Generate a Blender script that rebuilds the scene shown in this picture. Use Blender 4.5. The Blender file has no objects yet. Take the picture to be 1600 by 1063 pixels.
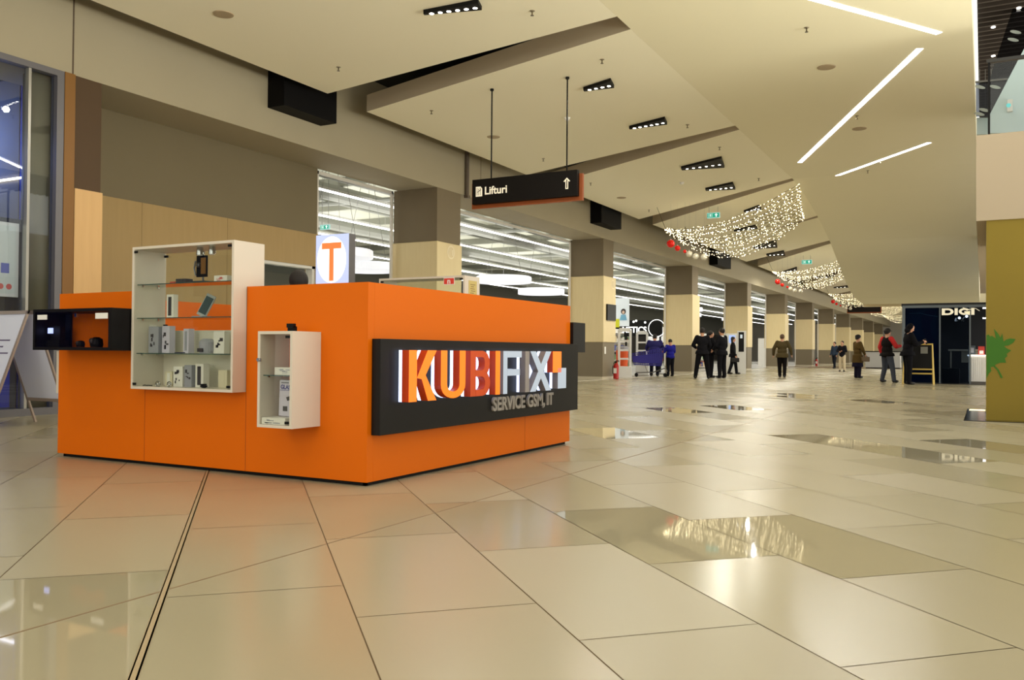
import bpy, bmesh, math, random
from mathutils.geometry import tessellate_polygon
from mathutils import Matrix, Vector
random.seed(7)
PI = math.pi
sc = bpy.context.scene
COL = sc.collection

# ---------------------------------------------------------------- camera
F_PX, YAW, PITCH, ROLL, CAM_H = 1365.1, .4952, .0136, .0075, .82
cF = Vector((-math.sin(YAW)*math.cos(PITCH), math.cos(YAW)*math.cos(PITCH), math.sin(PITCH)))
_R = Vector((math.cos(YAW), math.sin(YAW), 0)); _U = _R.cross(cF)
cR = _R*math.cos(ROLL) + _U*math.sin(ROLL)
cU = -_R*math.sin(ROLL) + _U*math.cos(ROLL)
cam = bpy.data.cameras.new('camera'); camo = bpy.data.objects.new('camera', cam); COL.objects.link(camo)
camo.matrix_world = Matrix(((cR.x, cU.x, -cF.x, 0), (cR.y, cU.y, -cF.y, 0), (cR.z, cU.z, -cF.z, CAM_H), (0, 0, 0, 1)))
cam.sensor_width = 36; cam.lens = F_PX/1600*36; cam.clip_end = 400; cam.clip_start = .05
sc.camera = camo

# ---------------------------------------------------------------- world and exposure
sc.view_settings.view_transform = 'Standard'; sc.view_settings.look = 'None'
sc.view_settings.gamma = 1; sc.view_settings.exposure = .38
sc.cycles.use_denoising = True
sc.cycles.max_bounces = 10; sc.cycles.diffuse_bounces = 7; sc.cycles.glossy_bounces = 4
sc.cycles.transmission_bounces = 8; sc.cycles.transparent_max_bounces = 12
sc.cycles.sample_clamp_indirect = 6
w = bpy.data.worlds.new('hall_ambient'); sc.world = w; w.use_nodes = True
bg = w.node_tree.nodes['Background']; bg.inputs[0].default_value = (1.0, .98, .88, 1); bg.inputs[1].default_value = .92

def area(name, loc, sx, sy, power, col=(1, .86, .64), rot=(0, 0, 0), spread=PI):
    l = bpy.data.lights.new(name, 'AREA'); l.shape = 'RECTANGLE'; l.size = sx; l.size_y = sy
    l.energy = power; l.color = col; l.spread = spread
    o = bpy.data.objects.new(name, l); o.location = loc; o.rotation_euler = rot; COL.objects.link(o); return o
# added fill lamps, unseen, behind the camera and high on the right
area('fill_light', (-2.5, -7.5, 3.6), 12, 4, 170, (1, .95, .84), (math.radians(80), 0, 0))
area('fill_light', (4.5, 14.0, 8.0), 4, 16, 60, (.72, .92, 1), (0, math.radians(25), 0))
area('side_fill_light', (7.0, 7, 1.1), 2.2, 24, 1700, (1, .97, .83), (0, math.radians(140), 0), math.radians(112))  # added uplight out of view, brightens the ceiling
# row of added fill lamps, out of view along the right-hand side
for yy, pw in ((26, 1300), (46, 950), (70, 700), (95, 700)):
    area('side_fill_light', (8.5, yy, 2.6), 4.6, 18, pw, (1, .95, .82), (0, math.radians(118), 0))
# supermarket ceiling light
for yy in (10, 22, 34, 48, 64, 84):
    area('shop_light', (-17.5, yy, 4.5), 9, 9, 260, (1, .97, .9))
    area('shop_light', (-17.5, yy, 4.58), 9, 9, 300, (1, .98, .92), (PI, 0, 0))
# blue lit shop at the left
area('shop_light', (-12.3, 6.4, 3.7), .8, .4, 22, (.16, .30, 1.0), (math.radians(75), 0, 0))
area('shop_light', (-12.5, 3.2, 3.9), 2.5, 3, 30, (.5, .6, 1.0))

# ---------------------------------------------------------------- picture-to-place helpers (points on real planes)
def ray(x, y): return cF + cR*((x-800)/F_PX) + cU*((531.5-y)/F_PX)
def onZ(x, y, z):
    v = ray(x, y); t = (z-CAM_H)/v.z; return Vector((v.x*t, v.y*t, z))
def onY(x, y, Y):
    v = ray(x, y); t = Y/v.y; return Vector((v.x*t, Y, CAM_H+v.z*t))
def onX(x, y, X):
    v = ray(x, y); t = X/v.x; return Vector((X, v.y*t, CAM_H+v.z*t))

# ---------------------------------------------------------------- materials
def lin(c): return tuple(((v/255)/12.92 if v/255 <= .04045 else ((v/255+.055)/1.055)**2.4) for v in c)
MATS = {}
def mat(name, rgb=None, rough=.5, metal=0, emit=None, es=0, spec=.5, trans=0, alpha=1, noise=None, bump=None, coat=0, srgb=True, ior=1.45):
    if name in MATS: return MATS[name]
    m = bpy.data.materials.new(name); m.use_nodes = True; nt = m.node_tree; b = nt.nodes['Principled BSDF']
    c = lin(rgb) if srgb else rgb
    b.inputs['Base Color'].default_value = (*c, 1); b.inputs['Roughness'].default_value = rough
    b.inputs['Metallic'].default_value = metal; b.inputs['Specular IOR Level'].default_value = spec
    b.inputs['Transmission Weight'].default_value = trans; b.inputs['Alpha'].default_value = alpha
    b.inputs['Coat Weight'].default_value = coat; b.inputs['IOR'].default_value = ior
    if emit:
        b.inputs['Emission Color'].default_value = (*emit, 1); b.inputs['Emission Strength'].default_value = es
    if noise:   # (scale vector, amount, second colour)
        sv, amt, c2 = noise
        tc = nt.nodes.new('ShaderNodeTexCoord'); mp = nt.nodes.new('ShaderNodeMapping'); mp.inputs['Scale'].default_value = sv
        nz = nt.nodes.new('ShaderNodeTexNoise'); nz.inputs['Scale'].default_value = 1; nz.inputs['Detail'].default_value = 5
        mx = nt.nodes.new('ShaderNodeMix'); mx.data_type = 'RGBA'
        mr = nt.nodes.new('ShaderNodeMapRange'); mr.inputs[1].default_value = .35; mr.inputs[2].default_value = .65; mr.inputs[4].default_value = amt
        nt.links.new(tc.outputs['Object'], mp.inputs[0]); nt.links.new(mp.outputs[0], nz.inputs[0])
        nt.links.new(nz.outputs[0], mr.inputs[0]); nt.links.new(mr.outputs[0], mx.inputs[0])
        mx.inputs[6].default_value = (*c, 1); mx.inputs[7].default_value = (*lin(c2), 1)
        nt.links.new(mx.outputs[2], b.inputs['Base Color'])
    if bump:
        tc = nt.nodes.new('ShaderNodeTexCoord'); nz = nt.nodes.new('ShaderNodeTexNoise'); nz.inputs['Scale'].default_value = bump[0]
        bp = nt.nodes.new('ShaderNodeBump'); bp.inputs['Strength'].default_value = bump[1]; bp.inputs['Distance'].default_value = .01
        nt.links.new(tc.outputs['Object'], nz.inputs[0]); nt.links.new(nz.outputs[0], bp.inputs['Height']); nt.links.new(bp.outputs[0], b.inputs['Normal'])
    MATS[name] = m; return m
def glass(name, tint=(1, 1, 1), refl=.06, rough=0.0):
    if name in MATS: return MATS[name]
    m = bpy.data.materials.new(name); m.use_nodes = True; nt = m.node_tree
    for n in list(nt.nodes): nt.nodes.remove(n)
    out = nt.nodes.new('ShaderNodeOutputMaterial'); t = nt.nodes.new('ShaderNodeBsdfTransparent'); t.inputs[0].default_value = (*tint, 1)
    g = nt.nodes.new('ShaderNodeBsdfGlossy'); g.inputs['Roughness'].default_value = rough
    lw = nt.nodes.new('ShaderNodeLayerWeight'); lw.inputs[0].default_value = .5
    fr = nt.nodes.new('ShaderNodeMath'); fr.operation = 'POWER'; fr.inputs[1].default_value = 4.5
    nt.links.new(lw.outputs['Facing'], fr.inputs[0])
    ad = nt.nodes.new('ShaderNodeMath'); ad.operation = 'ADD'; ad.inputs[1].default_value = refl; ad.use_clamp = True
    mx = nt.nodes.new('ShaderNodeMixShader')
    nt.links.new(fr.outputs[0], ad.inputs[0]); nt.links.new(ad.outputs[0], mx.inputs[0]); nt.links.new(t.outputs[0], mx.inputs[1]); nt.links.new(g.outputs[0], mx.inputs[2]); nt.links.new(mx.outputs[0], out.inputs[0])
    MATS[name] = m; return m
def floor_material():
    m = bpy.data.materials.new('porcelain_tile'); m.use_nodes = True; nt = m.node_tree; b = nt.nodes['Principled BSDF']
    at = nt.nodes.new('ShaderNodeAttribute'); at.attribute_name = 'tile_rough'; nt.links.new(at.outputs['Fac'], b.inputs['Roughness'])
    a2 = nt.nodes.new('ShaderNodeAttribute'); a2.attribute_name = 'tile_tone'
    tc = nt.nodes.new('ShaderNodeTexCoord'); nz = nt.nodes.new('ShaderNodeTexNoise'); nz.inputs['Scale'].default_value = 2.2; nz.inputs['Detail'].default_value = 8
    nt.links.new(tc.outputs['Object'], nz.inputs[0])
    mx = nt.nodes.new('ShaderNodeMix'); mx.data_type = 'RGBA'; mx.inputs[6].default_value = (*lin((158, 149, 123)), 1); mx.inputs[7].default_value = (*lin((168, 160, 135)), 1)
    av = nt.nodes.new('ShaderNodeMath'); av.operation = 'MULTIPLY_ADD'; av.inputs[1].default_value = .4
    nt.links.new(nz.outputs[0], av.inputs[0]); nt.links.new(a2.outputs['Fac'], av.inputs[2]); nt.links.new(av.outputs[0], mx.inputs[0])
    nt.links.new(mx.outputs[2], b.inputs['Base Color']); b.inputs['Specular IOR Level'].default_value = .5
    b.inputs['IOR'].default_value = 1.5
    return m
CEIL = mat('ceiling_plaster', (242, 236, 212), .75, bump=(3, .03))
CEIL2 = mat('ceiling_plaster_right', (232, 225, 196), .7, bump=(3, .03))
BEAM = mat('beam_paint', (160, 150, 126), .7, noise=((1.2, 1.2, 1.2), .3, (154, 144, 120)))
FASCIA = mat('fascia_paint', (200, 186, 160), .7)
BLACK = mat('matt_black', (10, 9, 9), .6, spec=.25)
PLEN = mat('plenum_black', (8, 8, 8), .9)
DKBR = mat('dark_brown_paint', (120, 108, 86), .7, noise=((.8, .8, .8), .35, (104, 90, 68)))
OLBR = mat('grey_brown_wall', (110, 99, 74), .7, noise=((.8, .8, .8), .3, (103, 92, 67)))
CLAD = mat('beige_cladding', (220, 202, 157), .45, noise=((14, 14, 1.5), .4, (212, 192, 146)))
BAYP = mat('bay_panel_shaded', (158, 131, 82), .5, noise=((14, 14, 1.5), .4, (149, 123, 74)))  # beige cladding darkened, the shade of the bay put into its colour
BASE = mat('base_cladding', (118, 107, 86), .5)
SKIRT = mat('pale_skirting', (190, 180, 158), .4)
ORG = mat('orange_laminate', (218, 104, 0), .45, spec=.2, noise=((.7, .7, .7), .25, (212, 99, 0)))
ORGD = mat('orange_seam', (150, 62, 10), .6)
WHITE = mat('white_laminate', (212, 203, 189), .4)
OFFW = mat('cabinet_inner', (214, 206, 190), .5)
SIGNK = mat('sign_board_black', (19, 16, 14), .5, spec=.25, bump=(60, .02))
CHROME = mat('chrome', (200, 200, 200), .15, 1)
STEEL = mat('brushed_steel', (150, 150, 150), .35, 1)
GREYM = mat('grey_metal_frame', (106, 104, 108), .4, .3)
GLS = glass('clear_glass', (.97, .985, .97), .03)
GEDGE = mat('glass_edge', (60, 84, 78), .2)
WEM = mat('warm_bulb', (255, 240, 200), .3, emit=(1, .84, .5), es=9)
LED = mat('led_strip', (255, 255, 255), .3, emit=(1, .96, .98), es=5)
LEDS = mat('downlight_led', (255, 255, 255), .3, emit=(1, .93, .8), es=14)
TUBE = mat('supermarket_tube', (255, 255, 255), .3, emit=(1, .98, .95), es=3.0)
RING = mat('pendant_disc', (235, 238, 245), .4, emit=(.86, .9, 1), es=.45)
PURE = mat('plain_white', (236, 234, 230), .4)

# ---------------------------------------------------------------- mesh builder
WM = {}
SPLIT = {'rod', 'seam', 'worktop', 'hinge', 'back_hinge', 'shelf_pin', 'suspension_wire', 'hanger', 'sticker', 'leg', 'baluster', 'cord', 'back_glass', 'housing', 'pane'}
class MB:
    def __init__(s): s.v = []; s.f = []; s.m = []
    def add(s, vs, fs, m=0):
        n = len(s.v); s.v += [Vector(p) for p in vs]; s.f += [tuple(i+n for i in f) for f in fs]; s.m += [m]*len(fs); return s
    def box(s, x0, x1, y0, y1, z0, z1, m=0):
        return s.add([(x0,y0,z0),(x1,y0,z0),(x1,y1,z0),(x0,y1,z0),(x0,y0,z1),(x1,y0,z1),(x1,y1,z1),(x0,y1,z1)],
                     [(3,2,1,0),(4,5,6,7),(0,1,5,4),(1,2,6,5),(2,3,7,6),(3,0,4,7)], m)
    def poly(s, pts, d, m=0):      # closed polygon extruded by vector d
        n = len(pts); d = Vector(d); a = [Vector(p) for p in pts]
        fs = [tuple(range(n-1, -1, -1)), tuple(range(n, 2*n))] + [(i, (i+1) % n, n+(i+1) % n, n+i) for i in range(n)]
        return s.add(a+[p+d for p in a], fs, m)
    def cyl(s, p0, p1, r0, r1=None, n=12, m=0, caps=True):
        p0 = Vector(p0); p1 = Vector(p1); r1 = r0 if r1 is None else r1; d = (p1-p0).normalized()
        a = Vector((0, 0, 1)) if abs(d.z) < .9 else Vector((1, 0, 0)); u = d.cross(a).normalized(); w_ = d.cross(u)
        vs = []
        for p, r in ((p0, r0), (p1, r1)):
            for i in range(n):
                t = 2*PI*i/n; vs.append(p+u*(r*math.cos(t))+w_*(r*math.sin(t)))
        fs = [(i, (i+1) % n, n+(i+1) % n, n+i) for i in range(n)]
        if caps: fs += [tuple(range(n-1, -1, -1)), tuple(range(n, 2*n))]
        return s.add(vs, fs, m)
    def tube(s, pts, r, n=6, m=0):
        pts = [Vector(p) for p in pts]; vs = []
        for k, p in enumerate(pts):
            d = (pts[min(k+1, len(pts)-1)]-pts[max(k-1, 0)]).normalized()
            a = Vector((0, 0, 1)) if abs(d.z) < .9 else Vector((1, 0, 0)); u = d.cross(a).normalized(); w_ = d.cross(u)
            rr = r[k] if isinstance(r, (list, tuple)) else r
            vs += [p+u*(rr*math.cos(2*PI*i/n))+w_*(rr*math.sin(2*PI*i/n)) for i in range(n)]
        L = len(pts); fs = [(k*n+i, k*n+(i+1) % n, (k+1)*n+(i+1) % n, (k+1)*n+i) for k in range(L-1) for i in range(n)]
        fs += [tuple(range(n-1, -1, -1)), tuple(range((L-1)*n, L*n))]
        return s.add(vs, fs, m)
    def sph(s, c, r, seg=12, rings=8, m=0, M=None):
        r = (r, r, r) if not isinstance(r, (tuple, list)) else r; c = Vector(c); vs = []
        for j in range(1, rings):
            ph = PI*j/rings
            for i in range(seg):
                t = 2*PI*i/seg; v = Vector((r[0]*math.sin(ph)*math.cos(t), r[1]*math.sin(ph)*math.sin(t), r[2]*math.cos(ph)))
                vs.append((M@v if M else v)+c)
        top = Vector((0, 0, r[2])); vs.append((M@top if M else top)+c); vs.append((M@-top if M else -top)+c)
        a = len(vs)-2; b = len(vs)-1
        fs = [(j*seg+i, (j+1)*seg+i, (j+1)*seg+(i+1) % seg, j*seg+(i+1) % seg) for j in range(rings-2) for i in range(seg)]
        fs += [(a, i, (i+1) % seg) for i in range(seg)] + [(b, (rings-2)*seg+(i+1) % seg, (rings-2)*seg+i) for i in range(seg)]
        return s.add(vs, fs, m)
    def octa(s, c, r, m=0):
        x, y, z = c
        return s.add([(x+r,y,z),(x-r,y,z),(x,y+r,z),(x,y-r,z),(x,y,z+r),(x,y,z-r)],
                     [(0,2,4),(2,1,4),(1,3,4),(3,0,4),(2,0,5),(1,2,5),(3,1,5),(0,3,5)], m)
    def lathe(s, c, prof, n=24, m=0):
        c = Vector(c); vs = [(c.x+r*math.cos(2*PI*i/n), c.y+r*math.sin(2*PI*i/n), c.z+z) for r, z in prof for i in range(n)]
        L = len(prof); fs = [(k*n+i, k*n+(i+1) % n, (k+1)*n+(i+1) % n, (k+1)*n+i) for k in range(L-1) for i in range(n)]
        fs += [tuple(range(n-1, -1, -1)), tuple(range((L-1)*n, L*n))]
        return s.add(vs, fs, m)
    def mesh(s, me, M, m=0):
        return s.add([M@v.co for v in me.vertices], [tuple(p.vertices) for p in me.polygons], m)
    def pieces(s):
        par = list(range(len(s.v)))
        def fd(i):
            while par[i] != i: par[i] = par[par[i]]; i = par[i]
            return i
        for f in s.f:
            for i in f[1:]: par[fd(i)] = fd(f[0])
        g = {}
        for k, f in enumerate(s.f): g.setdefault(fd(f[0]), []).append(k)
        B = []
        for fs in g.values():
            P = [s.v[i] for k in fs for i in s.f[k]]; B.append([[min(p[a] for p in P)-.003 for a in range(3)], [max(p[a] for p in P)+.003 for a in range(3)], list(fs)])
        merged = True
        while merged:
            merged = False
            for i in range(len(B)):
                for j in range(i+1, len(B)):
                    if all(B[i][0][a] <= B[j][1][a] and B[j][0][a] <= B[i][1][a] for a in range(3)):
                        B[i] = [[min(B[i][0][a], B[j][0][a]) for a in range(3)], [max(B[i][1][a], B[j][1][a]) for a in range(3)], B[i][2]+B[j][2]]; B.pop(j); merged = True; break
                if merged: break
        out = []
        for _, _, fs in B:
            q = MB(); mp = {}
            for k in fs:
                t = []
                for i in s.f[k]:
                    if i not in mp: mp[i] = len(q.v); q.v.append(s.v[i])
                    t.append(mp[i])
                q.f.append(tuple(t)); q.m.append(s.m[k])
            out.append(q)
        return out
    def xf(s, M): s.v = [M@p for p in s.v]; return s
    def build(s, name, mats, parent=None, local=False, smooth=False, bevel=0, remesh=0, origin=None, recalc=True):
        mats = mats if isinstance(mats, (list, tuple)) else [mats]
        if parent is not None and name in SPLIT:
            ps = s.pieces()
            if len(ps) > 1:
                return [p.build(name, mats, parent, local, smooth, bevel, remesh, origin, recalc) for p in ps][0]
        vs = s.v
        if parent is not None:
            M = WM[parent]
            if not local: Mi = M.inverted(); vs = [Mi@p for p in vs]
            W = M; loc = Vector()
        else:
            if origin is None:
                xs = [p.x for p in vs]; ys = [p.y for p in vs]
                origin = Vector(((min(xs)+max(xs))/2, (min(ys)+max(ys))/2, min(p.z for p in vs)))
            vs = [p-origin for p in vs]; loc = origin; W = Matrix.Translation(origin)
        me = bpy.data.meshes.new(name); me.from_pydata([tuple(p) for p in vs], [], s.f)
        for mm in mats: me.materials.append(mm)
        me.polygons.foreach_set('material_index', s.m)
        if recalc:
            bm = bmesh.new(); bm.from_mesh(me); bmesh.ops.recalc_face_normals(bm, faces=bm.faces); bm.to_mesh(me); bm.free()
        if smooth: me.shade_smooth()
        me.update()
        o = bpy.data.objects.new(name, me); COL.objects.link(o); o.location = loc
        if parent is not None: o.parent = parent
        WM[o] = W
        if remesh:
            md = o.modifiers.new('r', 'REMESH'); md.mode = 'VOXEL'; md.voxel_size = remesh; md.use_smooth_shade = True
            sm = o.modifiers.new('s', 'SMOOTH'); sm.factor = .5; sm.iterations = 2
            dg = bpy.context.evaluated_depsgraph_get(); me2 = bpy.data.meshes.new_from_object(o.evaluated_get(dg))
            o.modifiers.clear(); o.data = me2
            if not me2.materials:
                for mm in mats: me2.materials.append(mm)
            me2.shade_smooth()
        if bevel:
            md = o.modifiers.new('bevel', 'BEVEL'); md.width = bevel; md.segments = 2; md.limit_method = 'ANGLE'
        return o
def tag(o, label, cat, group=None, kind=None):
    o['label'] = label; o['category'] = cat
    if group: o['group'] = group
    if kind: o['kind'] = kind
    return o
def thing(name, label, cat, loc, rz=0, group=None):
    o = bpy.data.objects.new(name, None); COL.objects.link(o); o.location = loc; o.rotation_euler = (0, 0, rz)
    o.empty_display_size = .1
    WM[o] = Matrix.Translation(Vector(loc))@Matrix.Rotation(rz, 4, 'Z')
    return tag(o, label, cat, group)
def struct(o, label=None, cat='structure'):
    o['kind'] = 'structure'; o['label'] = label or o.name.replace('_', ' '); o['category'] = cat; return o
def kids(o): return [c for c in bpy.data.objects if c.parent is o]
def copy_tree(o, loc=None, rz=None, label=None):
    def rec(a, par):
        c = a.copy(); COL.objects.link(c); c.parent = par; WM[c] = WM[a]
        for k in kids(a): rec(k, c)
        return c
    r = rec(o, None)
    if loc is not None: r.location = loc
    if rz is not None: r.rotation_euler = (0, 0, rz)
    if label: r['label'] = label
    return r
def text_mesh(s, size=1, extrude=.01, offset=0, xs=1, align='LEFT'):
    c = bpy.data.curves.new('t', 'FONT'); c.body = s; c.size = size; c.extrude = extrude; c.offset = offset; c.align_x = align; c.resolution_u = 4
    o = bpy.data.objects.new('t', c); COL.objects.link(o)
    dg = bpy.context.evaluated_depsgraph_get(); me = bpy.data.meshes.new_from_object(o.evaluated_get(dg))
    bpy.data.objects.remove(o); bpy.data.curves.remove(c)
    for v in me.vertices: v.co.x *= xs
    return me
# frames for writing: face -Y (text runs +X) and face +X (text runs +Y)
def faceY(x, y, z): return Matrix.Translation((x, y, z))@Matrix(((1,0,0,0),(0,0,-1,0),(0,1,0,0),(0,0,0,1)))
def faceX(x, y, z): return Matrix.Translation((x, y, z))@Matrix(((0,0,1,0),(1,0,0,0),(0,1,0,0),(0,0,0,1)))

# ================================================================ THE HALL
ZC, XB, XE, XR = 5.07, -10.21, -9.65, -4.08     # ceiling height, beam face, ceiling edge, crease
ZS, XS = 4.31, -11.25                            # soffit height, back of soffit
# floor tiles: 45 degree strips, third bond
def build_floor():
    W_, L_ = .826, 1.625
    pol = [(950,815),(1215,862),(1230,681),(1330,697),(1450,712),(990,679),(60,985),(150,1010),(230,925),(120,925),(20,1040),(1395,629),(1250,622),(1165,640),(1035,640),(1240,618),(1580,705)]
    def key(x, y):
        s = x+y; d = y-x; i = math.floor((s-.45)/W_); j = math.floor((d-3.845+.54*i)/L_); return i, j
    P = set(key(*onZ(a, b, 0).xy) for a, b in pol)
    me = bpy.data.meshes.new('floor'); vs = []; fs = []; rg = []; tn = []
    g = .0032
    for i in range(-18, 84):
        s0 = .45+i*W_; s1 = s0+W_
        for j in range(-14, 54):
            d0 = 3.845-.54*i+j*L_; d1 = d0+L_
            cx = ((s0+s1)/2-(d0+d1)/2)/2; cy = ((s0+s1)/2+(d0+d1)/2)/2
            if not (-11.2 < cx < 9 and -6 < cy < 62): continue
            n = len(vs)
            for s_, d_ in ((s0+g, d0+g), (s1-g, d0+g), (s1-g, d1-g), (s0+g, d1-g)):
                vs.append(((s_-d_)/2, (s_+d_)/2, 0))
            fs.append((n, n+3, n+2, n+1)); r = random.random()
            rg.append(.035 if (i, j) in P else (.2+.14*r)); tn.append(random.random()*.5)
    n = len(vs)
    vs += [(-11.2, -7, -.003), (10, -7, -.003), (10, 64, -.003), (-11.2, 64, -.003)]; fs.append((n, n+1, n+2, n+3)); rg.append(.8); tn.append(0)
    n = len(vs)
    vs += [(-11.2, 61, .0005), (10, 61, .0005), (10, 130, .0005), (-11.2, 130, .0005)]; fs.append((n, n+1, n+2, n+3)); rg.append(.2); tn.append(.3)
    me.from_pydata(vs, [], fs); me.materials.append(floor_material()); me.materials.append(mat('grout', (120, 100, 76), .9))
    me.polygons.foreach_set('material_index', [0]*(len(fs)-2)+[1, 0])
    bm = bmesh.new(); bm.from_mesh(me)
    for f in bm.faces:
        if f.normal.z < 0: f.normal_flip()
    bm.to_mesh(me); bm.free()
    a = me.attributes.new('tile_rough', 'FLOAT', 'FACE'); a.data.foreach_set('value', rg)
    a = me.attributes.new('tile_tone', 'FLOAT', 'FACE'); a.data.foreach_set('value', tn)
    o = bpy.data.objects.new('floor', me); COL.objects.link(o); struct(o, 'polished beige porcelain tile floor', 'floor')
build_floor()
b = MB()   # movement joints let into the floor
b.box(-2.454, -2.446, -5, 60, -.002, .0009, 0)
def diag(b, s, wd, d0, d1, m):
    b.add([((s-wd-d0)/2, (s-wd+d0)/2, .001), ((s+wd-d0)/2, (s+wd+d0)/2, .001), ((s+wd-d1)/2, (s+wd+d1)/2, .001), ((s-wd-d1)/2, (s-wd+d1)/2, .001)], [(0, 1, 2, 3)], m)
diag(b, -.385, .019, -4, 30, 1); diag(b, -.372, .004, -4, 30, 0); diag(b, -.398, .003, -4, 30, 0)
struct(b.build('trim_1', [mat('joint_sealant', (126, 104, 78), .8), mat('joint_metal', (170, 152, 120), .5, .2)]), 'movement joints in the tiled floor', 'trim')
b = MB(); b.box(-45, -11.2, -10, 125, -.05, 0); struct(b.build('floor', mat('shop_floor', (205, 202, 196), .22)), 'pale supermarket floor behind the pillars', 'floor')
b = MB(); b.box(-10.35, -10.0, 7.5, 110, 0, .006); struct(b.build('trim_2', mat('threshold_stone', (186, 178, 160), .3)), 'threshold strip between hall and supermarket', 'trim')

# ceiling panels of the left strip with folded slots between them
slots = [((-9.55, 11.2), (XR, 10.28), (XE, 12.37), (XR, 10.77)),
         ((XE, 18.55), (XR, 16.24), (XE, 19.85), (XR, 16.57)),
         ((XE, 26.3), (XR, 21.75), (XE, 27.6), (XR, 22.03))]
panels = [[(XE, -6), (XR, -6), (XR, 10.28), (-9.55, 11.2)],
          [(XE, 12.37), (XR, 10.77), (XR, 16.24), (XE, 18.55)],
          [(XE, 19.85), (XR, 16.57), (XR, 21.75), (XE, 26.3)],
          [(XE, 27.6), (XR, 22.03), (XR, 27.4), (-7.2, 31.6), (XE, 35.0)],
          [(XE, 35.0), (-7.2, 31.6), (XR, 27.8), (XR, 32.9), (XE, 40.6)],
          [(XE, 42.9), (XR, 33.35), (XR, 42.5), (XE, 53)],
          [(XE, 55), (XR, 43), (XR, 54), (XE, 66)],
          [(XE, 68), (XR, 54.6), (6, 54.6), (6, 125), (XE, 125)]]
for k, p in enumerate(panels):
    b = MB(); b.poly([(x, y, ZC) for x, y in p], (0, 0, .3))
    # the underside is plaster, the upright fold brown
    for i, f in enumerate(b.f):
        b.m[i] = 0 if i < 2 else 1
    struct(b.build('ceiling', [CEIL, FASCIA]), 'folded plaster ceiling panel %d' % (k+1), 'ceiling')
# right slab, curving down to a low bulkhead
prof = [(-6, ZC), (21.8, ZC), (23.6, 4.93), (25.3, 4.68), (26.6, 4.45), (27.7, 4.21), (28.7, 3.92), (29.8, 3.62), (31.0, 3.28), (32.3, 3.0), (33.7, 2.84), (35.0, 2.78), (36.2, 2.75)]
top = [(36.2, 2.86), (36.2, 5.6), (-6, 5.6)]
b = MB(); pts = [(XR+.001, y, z) for y, z in prof[:2]+[(21.8, 5.6), (-6, 5.6)]]; b.poly(pts, (-.13-XR, 0, 0)); struct(b.build('ceiling', CEIL2), 'flat right-hand ceiling slab', 'ceiling')
for q in range(1, len(prof)-1):
    (ya, za), (yb, zb_) = prof[q], prof[q+1]
    if q == 1: b = MB()
    b.poly([(XR+.001, ya, za), (XR+.001, yb, zb_), (XR+.001, yb, 5.6), (XR+.001, ya, 5.6)], (-.13-XR, 0, 0))
struct(b.build('ceiling', CEIL2), 'ceiling curving down to a low bulkhead', 'ceiling')
b = MB(); b.box(XR, -.13, 36.1, 36.3, 2.66, 2.76); struct(b.build('trim_3', mat('bulkhead_lip', (190, 176, 140), .5)), 'lip along the bottom of the bulkhead', 'trim')
b = MB(); b.box(-11.3, XR, -6.5, 125, 5.95, 6.05); struct(b.build('ceiling', PLEN), 'black void above the ceiling panels', 'ceiling')
b = MB(); b.box(XR+.2, 6, 54, 125, 5.38, 5.6); struct(b.build('ceiling', PLEN), 'cover over the far ceiling', 'ceiling')

# beam with soffit along the left side
b = MB(); b.box(XS, XB, -6, 118, ZS, 5.95)
struct(b.build('trim_4', [BEAM]), 'long beige beam over the shop fronts and pillars', 'trim')
b = MB(); b.box(XB-.004, XB+.004, 7.07, 7.09, ZS, 5.95); b.box(XB-.004, XB+.004, 17.32, 17.33, ZS, 5.95)
struct(b.build('trim_5', mat('joint_dark', (84, 70, 56), .8)), 'vertical joints in the beam', 'trim')
# wall of the left bay
b = MB(); b.box(-11.5, -11.25, 7.4, 12.93, 3.04, ZS, 0); b.box(-11.49, -11.22, 7.4, 11.50, 0, 3.04, 1); b.box(-11.49, -11.22, 11.50, 12.93, 2.42, 3.04, 1); b.box(-11.49, -11.22, 11.50, 12.93, 0, 1.6, 1)
b.box(-11.222, -11.216, 8.95, 8.958, 0, 3.04, 2); b.box(-11.222, -11.216, 10.65, 10.658, 0, 3.04, 2)
b.box(-11.49, -11.2, 12.87, 12.93, 1.6, 2.42, 1)
struct(b.build('wall_left', [OLBR, BAYP, mat('panel_joint', (150, 125, 85), .7)]), 'left bay wall, grey brown above beige panels', 'wall')
b = MB(); 
for y0, y1, z0, z1 in ((11.5, 11.54, 1.6, 2.42), (12.79, 12.87, 1.6, 2.42), (11.5, 12.87, 2.37, 2.42), (11.5, 12.87, 1.6, 1.65)): b.box(-11.4, -11.24, y0, y1, z0, z1)
b.box(-11.35, -11.34, 11.54, 12.79, 1.65, 2.37, 1)
struct(b.build('window_1', [mat('window_frame_white', (205, 203, 196), .4), GLS]), 'white framed window low in the left bay wall', 'window')

# ---- supermarket behind the pillars
b = MB(); b.box(-45, -11.5, -6, 118, 5.45, 5.55); struct(b.build('ceiling', mat('shop_ceiling', (206, 207, 192), .8)), 'pale grey-green supermarket ceiling', 'ceiling')
b = MB()
for k in range(34):
    y = 9+k*3.1; b.box(-45, -11.5, y, y+.14, 5.22, 5.45, 0)
for x in (-12.6, -15.2, -20.4, -26): b.box(x, x+.1, 8, 118, 5.05, 5.2, 0)
struct(b.build('trim_6', mat('truss_grey', (150, 151, 140), .6)), 'grey joists under the supermarket ceiling', 'trim')
b = MB()
for x, z, r in ((-13.9, 5.0, .05), (-14.9, 4.85, .14), (-18.0, 4.75, .2), (-23, 4.8, .25), (-16.1, 4.98, .04)): b.cyl((x, 8, z), (x, 118, z), r, n=10)
for y in (17.3, 24, 31.5, 44, 58): b.cyl((-30, y, 4.9), (-12.2, y+2, 4.9), .07, n=8)
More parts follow.
